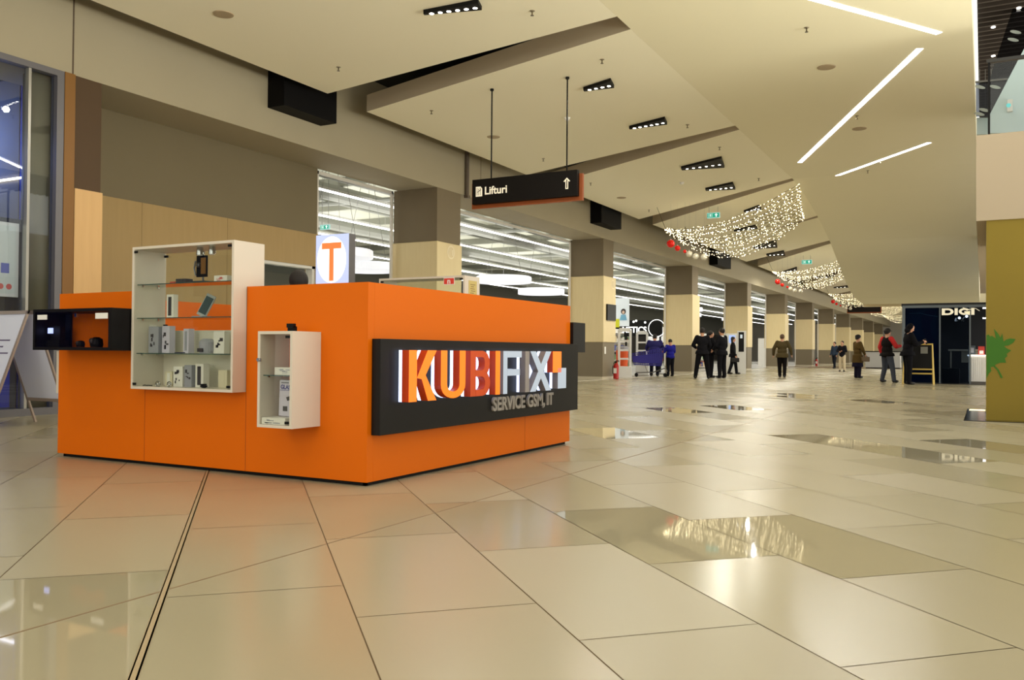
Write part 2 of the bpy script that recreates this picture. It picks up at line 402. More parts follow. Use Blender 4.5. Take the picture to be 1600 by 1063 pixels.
struct(b.build('trim_7', mat('duct_grey', (140, 142, 136), .5)), 'ducts and pipes under the supermarket ceiling', 'trim')
b = MB(); b.box(-30.2, -30, -6, 118, 0, 3.2, 0); b.box(-30.2, -30, -6, 118, 3.2, 5.45, 1)
struct(b.build('wall_left', [mat('shop_dark_wall', (52, 46, 40), .8), mat('shop_grey_wall', (96, 96, 88), .8)]), 'far dark wall of the supermarket', 'wall')
b = MB(); b.box(-45, 10, 118, 118.2, 0, 6.1); struct(b.build('wall_back', mat('end_wall', (176, 170, 158), .7)), 'far end wall of the hall', 'wall')
b = MB(); b.box(-30, -11.5, 7.2, 7.4, 0, 5.5); struct(b.build('wall_left', mat('shop_side_wall', (120, 112, 98), .8)), 'side wall of the supermarket', 'wall')
for k, x in enumerate((-13.75, -16.4, -19.0, -21.7, -24.5)):
    b = MB(); b.box(x-.028, x+.028, 8, 116, 4.6, 4.64, 0)
    t = thing('tube_light', 'continuous white tube light line, number %s from the pillars inside the supermarket' % ('one', 'two', 'three', 'four', 'five')[k], 'light', (x, 20, 4.6), group='supermarket tube lines')
    b.build('tube', TUBE, t)
    b = MB(); b.box(x-.035, x+.035, 8, 116, 4.64, 4.70)
    for y in range(10, 116, 4): b.cyl((x, y, 4.7), (x, y, 5.45), .006, n=4)
    b.build('rail', mat('light_rail', (190, 190, 186), .5), t)
# hung discs
d0 = None
for k, (x, y, w_) in enumerate(((-12.5, 22.6, 'above the rear glass cabinet of the orange kiosk'), (-13.75, 27.6, 'behind the right half of the kiosk top'), (-12.6, 15.1, 'left of the first pillar, upper one'), (-13.9, 17.9, 'left of the first pillar, lower one'),
                            (-12.8, 41.5, 'between the third and fourth pillars, upper one'), (-14.6, 47.5, 'between the third and fourth pillars, lower one'), (-13.5, 54, 'between the fourth and fifth pillars'), (-13.5, 66, 'between the fifth and sixth pillars'))):
    lab = 'white disc lamp in the supermarket, ' + w_
    if d0 is None:
        d0 = thing('pendant_lamp', lab, 'lamp', (x, y, 2.86), group='white disc lamps in the supermarket')
        MB().lathe((x, y, 2.86), [(.80, .02), (.82, 0), (.82, .17), (.78, .19), (.3, .19)], 40).build('lamp_shade', RING, d0, smooth=False)
        b = MB()
        for a in range(3):
            t = a*2*PI/3; b.cyl((x+.6*math.cos(t), y+.6*math.sin(t), 3.04), (x+.1*math.cos(t), y+.1*math.sin(t), 5.45), .006, n=4)
        b.build('suspension_wire', STEEL, d0)
    else: copy_tree(d0, (x, y, 2.86), 0, lab)

# ---- pillars
ORD = ['first', 'second', 'third', 'fourth', 'fifth', 'sixth', 'seventh', 'eighth', 'ninth', 'tenth', 'eleventh']
def pillar(k, y, full=True):
    extra = {0: 'with a faint round logo, behind the orange kiosk', 1: 'with a black screen and a red extinguisher', 2: 'beside the blue shopping cart', 3: 'beside the narrow white terminal'}.get(k, 'in the row running into the distance')
    t = thing('pillar', '%s square beige and brown pillar from the kiosk, %s' % (ORD[k], extra), 'pillar', (-10.8, y+.5, 0), group='row of square pillars')
    MB().box(-11.36, -10.21, y+.05, y+.88, 3.54, ZS).build('upper_section', DKBR, t)
    b = MB(); b.box(-11.40, -10.18, y, y+1.0, 1.14, 3.54); b.build('cladding', CLAD, t, bevel=.02)
    b = MB(); b.box(-11.36, -10.21, y+.02, y+.98, .1, 1.14, 0); b.box(-11.34, -10.24, y+.04, y+.96, 0, .1, 1); b.build('base_section', [BASE, SKIRT], t)
    return t
# heights from the photograph: cladding top 3.16
def pillar(k, y):
    extra = {0: 'with a faint round logo, behind the orange kiosk', 1: 'with a black screen and a red extinguisher', 2: 'beside the blue shopping cart', 3: 'beside the narrow white terminal'}.get(k, 'in the row running into the distance')
    t = thing('pillar', '%s square beige and brown pillar from the kiosk, %s' % (ORD[k], extra), 'pillar', (-10.8, y+.5, 0), group='row of square pillars')
    MB().box(-11.34, -10.215, y+.04, y+(.86 if k else .98), 3.163, ZS).build('upper_section', DKBR, t)
    MB().box(-11.38, -10.18, y, y+1.0, 1.136, 3.163).build('cladding', CLAD, t, bevel=.015)
    b = MB(); b.box(-11.35, -10.21, y+.02, y+.98, .09, 1.136, 0); b.box(-11.34, -10.22, y+.03, y+.97, 0, .09, 1); b.build('base_section', [BASE, SKIRT], t)
    return t
PILL = [pillar(k, 15.484+k*9.218) for k in range(11)]
# logo on the first pillar
b = MB()
c = Vector((-10.176, 16.03, 2.97))
for i in range(24):
    a0 = 2*PI*i/24; a1 = 2*PI*(i+1)/24
    b.add([c+Vector((0, math.cos(a)*r, math.sin(a)*r)) for a, r in ((a0, .15), (a1, .15), (a1, .115), (a0, .115))], [(0, 1, 2, 3)])
b.box(-10.178, -10.174, 15.94, 15.97, 2.89, 3.05); b.box(-10.178, -10.174, 16.0, 16.03, 2.87, 3.07); b.box(-10.178, -10.174, 16.06, 16.12, 2.9, 3.03)
b.build('logo', mat('logo_pale', (232, 218, 184), .5), PILL[0])
b.v = [p+Vector((0, 9.42, -.02)) for p in b.v]; b.build('logo', MATS['logo_pale'], PILL[1])
# pillar at the left bay, partly behind the orange post
t = thing('pillar', 'brown and beige pillar between the blue shop and the left bay wall', 'pillar', (-10.7, 7.0, 0))
MB().box(-10.42, XB-.005, 7.105, 7.50, 2.87, ZS).build('upper_section', mat('deep_brown', (76, 56, 34), .7), t)
MB().box(-10.42, XB, 7.13, 7.53, 0, 2.87).build('cladding', mat('warm_beige_cladding', (206, 166, 112), .5, noise=((14, 14, 1.5), .4, (196, 156, 102))), t)
b = MB(); b.box(XB-.2, XB+.03, 6.957, 7.10, 0, ZS); tag(b.build('post', mat('copper_post', (124, 84, 30), .45)), 'copper orange post beside the blue shop window', 'post')
# white opening frames
b = MB()
ys = [(12.95, 15.40)]+[(15.484+k*9.218+1.02, 15.484+(k+1)*9.218-.02) for k in range(10)]
for y0, y1 in ys:
    b.box(-11.32, -11.27, y0, y1, ZS-.09, ZS-.03); b.box(-11.32, -11.27, y1-.05, y1, 0, ZS-.03); b.box(-11.32, -11.27, y0, y0+.04, 0, ZS-.03)
struct(b.build('trim_8', mat('opening_frame', (212, 208, 200), .4)), 'thin white frames of the openings between pillars', 'trim')

# ---- blue shop front at the left
b = MB()
for y0, y1, z0, z1 in ((6.86, 6.955, 0, ZS), (2, 6.86, ZS-.075, ZS), (2, 6.86, 0, .09)): b.box(XB-.1, XB+.02, y0, y1, z0, z1)
b.box(XB-.08, XB+.0, 6.50, 6.535, .09, ZS-.075, 1)
b.box(XB-.06, XB-.05, 2, 6.86, .09, ZS-.075, 2)
struct(b.build('window_2', [GREYM, mat('mullion_silver', (168, 166, 160), .3, .6), glass('shop_glass', (.9, .93, .97), .05)]), 'tall glazed shop front at the left edge', 'window')
b = MB(); b.cyl((-10.68, 6.975, 0), (-10.68, 6.975, ZS), .215, n=32); tag(b.build('round_column', mat('round_column_paint', (150, 142, 116), .5), smooth=True), 'round olive grey column just inside the blue shop window', 'column')
b = MB(); b.box(-15, -14.9, -3, 7.4, 0, 5, 0); b.box(-15, -10.43, 7.21, 7.28, 0, 5, 0); b.box(-15, -10.4, -3, -2.9, 0, 5, 0)
struct(b.build('wall_left', mat('blue_shop_wall', (34, 48, 120), .6)), 'dark blue walls inside the left shop', 'wall')
b = MB(); b.box(-15, -10.4, -3, 7.4, 4.5, 4.6, 0); b.box(-12.0, -10.4, -3, 6.0, 4.32, 4.5, 1)
struct(b.build('ceiling', [mat('shop_ceiling_navy', (20, 20, 34), .7), mat('shop_ceiling_white', (190, 186, 186), .7)]), 'ceiling of the blue shop', 'ceiling')
b = MB(); b.box(-15, -11.2, -3, 7.4, .0, .004); struct(b.build('floor', mat('shop_floor_grey', (110, 110, 120), .3)), 'floor of the blue shop', 'floor')
b = MB(); b.box(-13.2, -11.0, 7.17, 7.205, 3.11, 3.13); tag(b.build('light_strip', LED), 'thin white light line on the blue wall inside the left shop', 'light')
# poster on an easel panel inside the window
t = thing('poster_frame', 'white framed poster hanging inside the blue shop window', 'poster', (-10.33, 5.9, 1.37))
pp0 = onX(30, 350, -10.33); pb = onX(30, 465, -10.33)
b = MB(); b.box(-10.36, -10.33, 4.6, pp0.y, pb.z, pp0.z); b.build('frame', mat('poster_frame_white', (210, 210, 205), .4), t)
b = MB(); b.box(-10.33, -10.325, 4.64, pp0.y-.04, pb.z+.04, pp0.z-.04, 0)
for k in range(5): b.box(-10.325, -10.323, 5.2+.18*(k % 3), 5.32+.18*(k % 3), 1.5+.14*k, 1.53+.14*k, 1)
b.box(-10.325, -10.323, pp0.y-.22, pp0.y-.12, 1.72, 1.84, 2); b.box(-10.325, -10.323, 5.3, pp0.y-.3, 1.45, 1.62, 1)
for q in (.12, .22): b.cyl((-10.326, pp0.y-q, 1.56), (-10.322, pp0.y-q, 1.56), .035, n=12, m=1)
b.build('print', [mat('poster_paper', (200, 206, 200), .6), mat('poster_red', (196, 96, 92), .6), mat('poster_blue', (90, 100, 170), .6)], t)
b = MB(); b.box(-10.5, -10.375, 4.2, pp0.y+.14, pb.z-.36, pp0.z+.06); b.box(-10.47, -10.42, 4.2, 6.45, .1, pb.z-.36, 1)
tag(b.build('partition_board', [mat('navy_panel', (24, 26, 44), .5), mat('blue_panel', (26, 44, 160), .5)]), 'dark navy display panel behind the white poster in the shop window', 'panel')

# ================================================================ THE ORANGE KIOSK
KX0, KX1, KY0, KY1, KH = -6.2075, -3.2684, 4.2228, 7.1497, 1.2364
kiosk = thing('kiosk', 'large orange service kiosk with black sign board, standing in the middle of the hall', 'kiosk', ((KX0+KX1)/2, (KY0+KY1)/2, 0))
Tk = .06
seamx = [onY(226, 660, KY0).x, onY(384, 660, KY0).x]; bigL, bigR = -5.243, -4.267; smL, smR = -3.91, -3.632
# front panel towards the camera is cut out around the through-going glass cabinet
b = MB()
b.box(KX0, bigL-.01, KY0, KY0+Tk, .025, KH); b.box(bigR+.004, KX1, KY0, KY0+Tk, .025, KH); b.box(bigL-.01, bigR+.004, KY0, KY0+Tk, .025, .545)
b.build('front_panel', ORG, kiosk)
b = MB()
for x in seamx: b.box(x-.0015, x+.0015, KY0-.0012, KY0+.002, .025, KH if x > -4.5 else .545)
b.build('seam', ORGD, kiosk)
b = MB(); b.box(KX1-Tk, KX1, KY0+Tk+.001, KY1, .025, KH); b.build('side_panel', ORG, kiosk)
b = MB(); b.box(KX1-.001, KX1+.0012, 6.28, 6.283, .025, .31); b.build('seam', ORGD, kiosk)
b = MB(); b.box(KX0, KX0+Tk, KY0+Tk+.001, KY1, .025, KH); b.build('side_panel', ORG, kiosk)
b = MB(); b.box(KX0+Tk, -5.30, KY1-Tk, KY1, .025, KH); b.box(-4.2, KX1-Tk, KY1-Tk, KY1, .025, KH); b.box(-5.3, -4.2, KY1-Tk, KY1, .025, .54); b.build('back_panel', ORG, kiosk)
b = MB(); b.box(KX0+.03, KX1-.03, KY0+.03, KY0+.05, 0, .03); b.box(KX1-.05, KX1-.03, KY0+.03, KY1-.03, 0, .03); b.box(KX0+.03, KX1-.03, KY1-.05, KY1-.03, 0, .03); b.box(KX0+.03, KX0+.05, KY0+.03, KY1-.03, 0, .03)
b.build('plinth', BLACK, kiosk)
b = MB(); b.box(KX1-.62, KX1-Tk-.002, KY0+.62, KY1-.62, .84, .88); b.box(KX0+Tk+.002, KX0+.5, KY0+.6, KY1-.6, .84, .88); b.build('worktop', WHITE, kiosk)
# sign board on the long side
SB0, SB1, SZ0, SZ1, SX = 4.262, 7.178, .308, .894, KX1+.066
MB().box(KX1+.001, SX, SB0, SB1, SZ0, SZ1).build('sign_board', SIGNK, kiosk, bevel=.003)
ORF = mat('letter_orange_lit', (240, 112, 20), .35, emit=(1, .22, .01), es=.55); ORS = mat('letter_orange', (196, 62, 16), .4)
GRF = mat('letter_grey_lit', (176, 188, 204), .35, emit=(.5, .6, .8), es=.22); GRS = mat('letter_grey', (128, 120, 122), .4)
GLOW = mat('letter_backlight', (235, 240, 255), .3, emit=(.55, .66, 1), es=1.6)
LX0, LX1 = SX+.006, SX+.030; LXF = -3.12      # glowing acrylic layer, then coloured body
def letter(name, loops_list, y0, y1, z0, z1, fm, sm, shift=True):
    t = thing('letter', name, 'x', (SX, y0, z0)); 
    del t['label']; del t['category']; t.parent = kiosk; t.matrix_parent_inverse = WM[kiosk].inverted()
    return t
def lshape(glyph, y0, y1, z0, z1, front, side, label):
    """glyph: list of convex polys in unit square; every letter is one part with a backlight sub-part"""
    bb = MB(); g = MB()
    for q_, poly in enumerate(glyph):
        P = [(y0+(y1-y0)*u, z0+(z1-z0)*v) for u, v in poly]; e_ = .0004*(q_ % 4)
        n0 = len(bb.f); bb.poly([(LX1, y, z) for y, z in P], (LXF+e_-LX1, 0, 0), 1); bb.m[n0+1] = 0
        g.poly([(LX0, y, z) for y, z in P], (LX1-LX0-.0005, 0, 0), 0)
    o = bb.build('letter', [front, side], kiosk); o['label'] = label
    g.build('backlight', GLOW, o)
    return o
def arc(cx, cy, rx, ry, a0, a1, n, t0, t1):  # ring segments as quads
    out = []
    for i in range(n):
        a = a0+(a1-a0)*i/n; c_ = a0+(a1-a0)*(i+1)/n
        out.append([(cx+rx*math.cos(a), cy+ry*math.sin(a)), (cx+rx*math.cos(c_), cy+ry*math.sin(c_)), (cx+(rx-t0)*math.cos(c_), cy+(ry-t1)*math.sin(c_)), (cx+(rx-t0)*math.cos(a), cy+(ry-t1)*math.sin(a))])
    return out
gK = [[(0,0),(.3,0),(.3,1),(0,1)], [(.3,.42),(.68,1),(1,1),(.50,.46),(.3,.46)], [(.3,.56),(.50,.56),(1,0),(.68,0),(.3,.48)]]
gK = [[(0,0),(.28,0),(.28,1),(0,1)], [(.28,.40),(.28,.60),(.67,1),(1,1)][::1] and [(.28,.46),(.66,1),(1,1),(.52,.42)], [(.36,.60),(.55,.56),(1,0),(.68,0)]]
gU = [[(0,.28),(.25,.28),(.25,1),(0,1)], [(.75,.28),(1,.28),(1,1),(.75,1)]]+arc(.5,.28,.5,.28,PI,2*PI,12,.25,.14)
gB = [[(0,0),(.27,0),(.27,1),(0,1)], [(.27,.86),(.6,.86),(.6,1),(.27,1)], [(.27,.43),(.6,.43),(.6,.57),(.27,.57)], [(.27,0),(.6,0),(.6,.14),(.27,.14)]]+arc(.6,.7175,.38,.2825,-PI/2,PI/2,10,.26,.14)+arc(.6,.2825,.4,.2825,-PI/2,PI/2,10,.26,.14)
gI = [[(0,0),(1,0),(1,1),(0,1)]]
gF = [[(0,0),(.22,0),(.22,1),(0,1)], [(.22,.85),(1,.85),(1,1),(.22,1)], [(.22,.42),(.9,.42),(.9,.57),(.22,.57)]]
gX = [[(0,0),(.26,0),(1,1),(.74,1)], [(0,1),(.26,1),(1,0),(.74,0)]]
ZL0, ZL1 = .508, .826
lshape(gK, 4.442, 4.752, ZL0-.004, ZL1, ORF, ORS, 'orange lit letter K')
lshape(gU, 4.803, 5.110, ZL0, ZL1, ORF, ORS, 'orange lit letter U')
lshape(gB, 5.178, 5.449, ZL0, ZL1, mat('letter_orange_unlit', (214, 78, 20), .4), ORS, 'darker orange unlit letter B')
lshape(gI, 5.528, 5.597, ZL0, ZL1, ORF, ORS, 'narrow orange lit letter I')
lshape(gF, 5.645, 5.935, ZL0, ZL1, GRF, GRS, 'pale grey lit letter F')
lshape(gI, 5.997, 6.066, ZL0, ZL1, mat('letter_grey_unlit', (150, 142, 140), .4), GRS, 'dull grey unlit letter I')
lshape(gX, 6.08, 6.457, ZL0, ZL1, GRF, GRS, 'pale grey lit letter X')
lshape(gI, 6.585, 6.749, .517, .688, GRF, GRS, 'pale grey lit square')
lshape(gI, 6.486, 6.652, .652, .826, ORF, ORS, 'orange lit square above the grey one')
b = MB(); me = text_mesh('SERVICE GSM, IT', .137, .008, .0042, 1)
wx = max(v.co.x for v in me.vertices); 
for v in me.vertices: v.co.x *= 1.03/wx
b.mesh(me, faceX(SX+.009, 5.612, .384)); b.build('sign_lettering', mat('letter_small_grey', (150, 142, 134), .4), kiosk)

# ---- display cabinets
def box_shell(x0, x1, y0, y1, z0, z1, t, back=None, open_front=True):
    b = MB(); b.box(x0, x0+t, y0, y1, z0, z1); b.box(x1-t, x1, y0, y1, z0, z1); b.box(x0+t, x1-t, y0, y1, z1-t, z1); b.box(x0+t, x1-t, y0, y1, z0, z0+t); return b
def cabinet(name, label, x0, x1, y0, y1, z0, z1, shelves, two=True):
    t = thing(name, label, 'display cabinet', ((x0+x1)/2, (y0+y1)/2, z0))
    box_shell(x0, x1, y0, y1, z0, z1, .018).build('frame', WHITE, t)
    i = .020
    xm = (x0+x1)/2
    for a, c_ in (((x0+i, xm-.002), (xm+.002, x1-i)) if two else ((x0+i, x1-i),)):
        d = MB().box(a, c_, y0+.004, y0+.008, z0+i, z1-i).build('door', GLS, t)
        h = MB()
        hx = a if a < xm and two else c_
        for z in (z0+.035, z1-.035):
            s_ = .034 if hx == a else -.034
            h.box(min(hx, hx+s_), max(hx, hx+s_), y0-.002, y0+.003, z-.008, z+.008)
        h.build('hinge', BLACK, d)
    for z in shelves:
        s_ = MB().box(x0+i, x1-i, y0+.03, y1-.02, z-.003, z+.003).build('shelf', glass('shelf_glass', (.86, .93, .88), .08), t)
        MB().box(x0+i, x1-i, y0+.028, y0+.030, z-.003, z+.003).build('shelf_edge', GEDGE, s_)
        p = MB()
        for yy in (y0+.07, y1-.07): p.cyl((x0+.018, yy, z-.008), (x0+.03, yy, z-.008), .006, n=8); p.cyl((x1-.03, yy, z-.008), (x1-.018, yy, z-.008), .006, n=8)
        p.build('shelf_pin', CHROME, t)
    return t
sh = [.79, 1.035, 1.27]
big = cabinet('display_cabinet', 'tall white display cabinet with two glass doors, let into the kiosk side facing the camera', bigL, bigR, 4.108, 4.380, .543, 1.532, sh)
b = MB(); b.box(bigL+.02, bigR-.02, 4.366, 4.374, .561, .955); b.build('back_panel', OFFW, big)
b = MB(); b.box(bigL+.02, -4.755, 4.370, 4.374, .96, 1.512); b.box(-4.75, bigR-.02, 4.366, 4.370, .96, 1.512); b.build('back_glass', GLS, big)
b = MB()
for z in (.99, 1.49): b.box(bigL+.025, bigL+.06, 4.355, 4.366, z-.008, z+.008)
b.build('back_hinge', BLACK, big)
b = MB(); b.box(-4.80, -4.70, 4.1015, 4.1045, .795, .801); b.build('door_lock', CHROME, big)
small = cabinet('display_cabinet', 'small narrow white display cabinet on the kiosk side, right of the tall one', smL, smR, 3.966, KY0-.001, .349, .935, [.665], False)
b = MB(); b.cyl((smL+.012, 3.955, .76), (smL+.012, 3.972, .76), .012, n=12); b.box(smL+.004, smL+.03, 3.958, 3.965, .75, .77); b.build('door_lock', CHROME, small)
b = MB(); b.box(smL+.115, smL+.165, 4.10, 4.13, .936, .968); b.box(smL+.115, smL+.165, 4.09, 4.12, .960, .985); tag(b.build('clamp', BLACK), 'small black clamp standing on top of the narrow white cabinet', 'clamp')
rear = cabinet('display_cabinet', 'white glass cabinet in the far side of the kiosk, top showing over the orange', -5.249, -4.26, 6.95, 7.225, .543, 1.532, sh)
b = MB(); b.box(-5.22, -4.29, 7.2, 7.205, .96, 1.512); b.build('back_glass', GLS, rear)
b = MB(); p1 = onX(737, 436, -4.26); b.box(-4.2595, -4.258, 7.02, 7.17, 1.30, 1.49, 0)
for k in range(7): b.box(-4.258, -4.2575, 7.05+.01*(k % 2), 7.14-.012*(k % 3), 1.33+.02*k, 1.336+.02*k, 1)
tag(b.build('notice', [mat('yellow_paper', (196, 178, 110), .6), mat('print_brown', (120, 96, 50), .6)]), 'yellowed paper notice stuck on the side of the rear kiosk cabinet', 'notice')
b = MB(); c0 = onY(702, 440, 6.945); b.box(c0.x-.06, c0.x+.06, 6.94, 6.944, c0.z-.03, c0.z+.035, 0); b.box(c0.x-.055, c0.x+.055, 6.938, 6.94, c0.z-.025, c0.z+.03, 1)
me = text_mesh('n', .07, .001, .002, 1.1, 'CENTER'); b.mesh(me, faceY(c0.x, 6.937, c0.z-.02), 0)
tag(b.build('sticker', [PURE, mat('sticker_red', (214, 60, 44), .5)]), 'red sticker with a white letter on the glass of the rear kiosk cabinet', 'sticker')
# black boxes
BBK = mat('black_laminate', (13, 10, 11), .45, spec=.25)
def black_box(label, x0, x1, y0, y1, z0, z1):
    t = thing('display_cabinet', label, 'display cabinet', ((x0+x1)/2, (y0+y1)/2, z0))
    b = box_shell(x0, x1, y0, y1, z0, z1, .022); b.build('frame', BBK, t)
    d = MB().box(x0+.022, x1-.022, y0+.004, y0+.008, z0+.022, z1-.022).build('door', glass('box_glass', (.93, .91, .9), .02), t)
    MB().box(x0+.47, x0+.49, y0-.001, y0+.003, z1-.06, z1-.035).build('lock', CHROME, d)
    b = MB(); b.box(x0+.05, x0+.16, y0-.0, y0+.003, z1-.075, z1-.04); b.build('sticker', PURE, d)
    b = MB(); b.box(x1-.16, x1-.03, y0-.0, y0+.003, z1-.075, z1-.035); b.build('sticker', PURE, d)
    return t
bbox = black_box('long black display box with a glass front, hung on the left end of the kiosk', -6.11, -5.255, 3.95, KY0-.001, .808, 1.103)
MB().box(-6.088, -5.277, 4.205, 4.22, .83, 1.08).build('back_panel', ORG, bbox)
MB().box(-6.088, -6.02, 4.19, 4.2, .83, 1.08).build('divider', mat('box_divider', (30, 36, 56), .5), bbox)
b = MB(); b.box(-3.60, KX1+.03, KY1+.002, KY1+.27, .82, 1.09); tag(b.build('display_cabinet', BBK, bevel=.003), 'black display box on the far end of the kiosk, peeking past the sign board', 'display cabinet')
b = MB(); b.box(KX0-.045, KX0-.001, 4.235, 4.42, .478, .80); tag(b.build('display_cabinet', WHITE), 'thin white cabinet on the left end of the kiosk, mostly hidden', 'display cabinet')

# goods in the cabinets ------------------------------------------------------
PK = [mat('pack_white', (224, 220, 212), .5), mat('pack_lilac', (196, 190, 206), .5), mat('pack_print', (58, 52, 54), .6), mat('pack_grey', (150, 150, 158), .5), mat('pack_red', (190, 60, 50), .5), mat('pack_yellow', (214, 216, 40), .5), mat('pack_cream', (214, 204, 176), .5)]
def pack(x, y, z, wx, wy, h, rz, main, label, pr=2, style=0, group=None):
    t = thing('product_box', label, 'box', (x, y, z), rz, group)
    MB().box(-wx/2, wx/2, -wy/2, wy/2, 0, h).build('carton', PK[main], t, local=True)
    b = MB(); f = -wy/2
    if style == 0:
        for k in range(6):
            u = random.uniform(-.38, .1)*wx; v = random.uniform(.1, .7)*h; b.box(u, u+random.uniform(.1, .3)*wx, f-.0012, f, v, v+random.uniform(.05, .16)*h)
    elif style == 1:
        b.box(-wx*.25, wx*.2, f-.0012, f, h*.1, h*.9)
    elif style == 2:
        b.box(-wx*.4, wx*.4, f-.0012, f, h*.72, h*.85); b.box(-wx*.2, wx*.3, f-.0012, f, h*.3, h*.5)
    b.build('print', PK[pr], t, local=True)
    return t
z1, z2, z3, z0 = sh[0]+.004, sh[1]+.004, sh[2]+.004, .562
BY = 4.26
def bx(px): return onY(px, 500, BY).x
pack(bx(231), 4.27, z1, .085, .06, .20, 0, 0, 'white product box with red foot print, leftmost on the second shelf from the bottom', 4, 2)
pack(bx(248), 4.24, z1, .09, .05, .185, .1, 3, 'grey box printed with dark machine pictures beside the white box', 2, 0)
pack(bx(262), 4.27, z1, .075, .05, .19, 0, 1, 'lilac box with small dark shapes beside the drone box', 2, 0)
pack(bx(290), 4.29, z1, .05, .05, .17, 0, 1, 'narrow lilac box in the middle of the second shelf from the bottom', 3, 1)
pack(bx(345), 4.27, z1, .10, .05, .15, 0, 0, 'white box with dark flame print, right end of second shelf from the bottom', 2, 0)
b = MB(); b.lathe((bx(328), 4.24, z1), [(.05, 0), (.055, .02), (.055, .08), (.03, .1), (.01, .1)], 20); b.box(bx(328)-.03, bx(328)+.02, 4.18, 4.186, z1+.01, z1+.035, 1)
tag(b.build('speaker', [PK[3], PK[2]], smooth=False), 'round grey gadget under a clear dome on the second shelf from the bottom', 'gadget')
pack(bx(288), 4.24, z0, .085, .06, .14, .05, 0, 'white printed box left of the two charger boxes at the cabinet bottom', 2, 0)
pack(bx(302), 4.25, z0, .07, .06, .15, 0, 3, 'grey box with dark portrait print at the cabinet bottom', 2, 0)
pack(bx(319), 4.25, z0, .08, .05, .16, -.05, 0, 'white box with a dark stylus picture, rightmost box at the cabinet bottom', 2, 1)
pack(bx(348), 4.29, z0, .08, .05, .12, 0, 6, 'plain cream box in the right corner of the cabinet bottom', 6, 1)
pack(bx(262), 4.30, z0, .07, .05, .10, 0, 6, 'small cream box behind the left door at the cabinet bottom', 0, 1)
for px, l in ((270, 'left'), (288, 'right')):
    b = MB(); c_ = Vector((bx(px), 4.14, z0+.018))
    b.tube([c_+Vector((.022*math.cos(a), 0, .018*math.sin(a))) for a in [2*PI*i/16 for i in range(17)]], .004, 6)
    b.sph(c_, .010, 10, 6)
    tag(b.build('ring_light', CHROME, smooth=True), 'small chrome ring gadget on the cabinet floor, %s one of the pair' % l, 'gadget', 'chrome ring gadgets')
b = MB(); b.tube([(bx(245)+.10*i/10, 4.15+.01*math.sin(i), z0+.004+.003*abs(math.sin(i*1.3))) for i in range(11)], .003, 5); tag(b.build('cable', BLACK), 'thin dark cable lying on the cabinet floor at the left', 'cable')
b = MB(); b.sph((bx(334), 4.18, z0+.012), (.03, .02, .012), 12, 6); b.box(bx(334)-.008, bx(334)+.008, 4.16, 4.2, z0+.02, z0+.028); tag(b.build('car_mount', BLACK, smooth=False), 'small black gadget lying at the right of the cabinet floor', 'gadget')
pack(bx(269), 4.26, z2, .07, .04, .165, 0, 0, 'upright narrow white box on the third shelf from the bottom', 2, 1)
# handset leaning on the third shelf
t = thing('smartphone', 'slanted smartphone in a clear stand on the third shelf from the bottom', 'phone', (bx(320), 4.22, z2))
M = Matrix.Rotation(.35, 4, 'Y')@Matrix.Rotation(-.3, 4, 'X')
MB().box(-.042, .042, -.005, .005, .01, .17).xf(M).build('body', mat('phone_silver', (176, 182, 184), .3, .4), t, local=True)
MB().box(-.036, .036, -.0065, -.005, .028, .152).xf(M).build('screen', mat('phone_screen', (62, 78, 82), .15), t, local=True)
MB().poly([(-.05, -.03, 0), (.05, -.03, 0), (.05, .05, 0), (-.05, .05, 0)], (0, 0, .008)).build('stand', PK[3], t, local=True)
t = thing('smartphone', 'upright dark smartphone in a metal holder on the top shelf', 'phone', (bx(322), 4.22, z3))
MB().box(-.048, .048, -.006, .006, .04, .185).build('body', BLACK, t, local=True)
MB().box(-.005, .042, -.008, -.006, .06, .17).build('screen', mat('phone_screen_brown', (120, 84, 40), .3), t, local=True)
b = MB(); b.box(-.055, .055, -.03, .03, 0, .012); b.cyl((0, .01, .01), (0, .01, .2), .006); b.lathe((0, -.008, .19), [(.02, 0), (.022, .02), (.012, .035)], 14); b.tube([(-.05, -.01, .05), (-.062, -.012, .1), (-.05, -.012, .15)], .006)
b.sph((-.02, -.012, .12), .018, 10, 6); b.build('holder', mat('holder_metal', (90, 90, 92), .3, .8), t, local=True)
for px, l in ((322, 'left'), (341, 'right')):
    b = MB(); x = bx(px); b.cyl((x, 4.2, 1.462), (x, 4.2, 1.514), .026, .02, 14); b.cyl((x, 4.2, 1.458), (x, 4.2, 1.463), .018, n=12, m=1)
    tag(b.build('spotlight', [CHROME, PURE]), 'small chrome spotlight under the cabinet top, %s of the two' % l, 'light', 'cabinet spotlights')
pack(bx(289), 4.25, z3, .10, .06, .035, 0, 2, 'flat black box lying on the top shelf', 2, 1)
pack(bx(274), 4.25, z3, .05, .04, .018, 0, 4, 'tiny red box on the top shelf beside the flat black box', 4, 1)
pack(bx(350), 4.25, z3, .12, .05, .045, 0, 0, 'flat white box with red and dark print on the right of the top shelf', 4, 0)
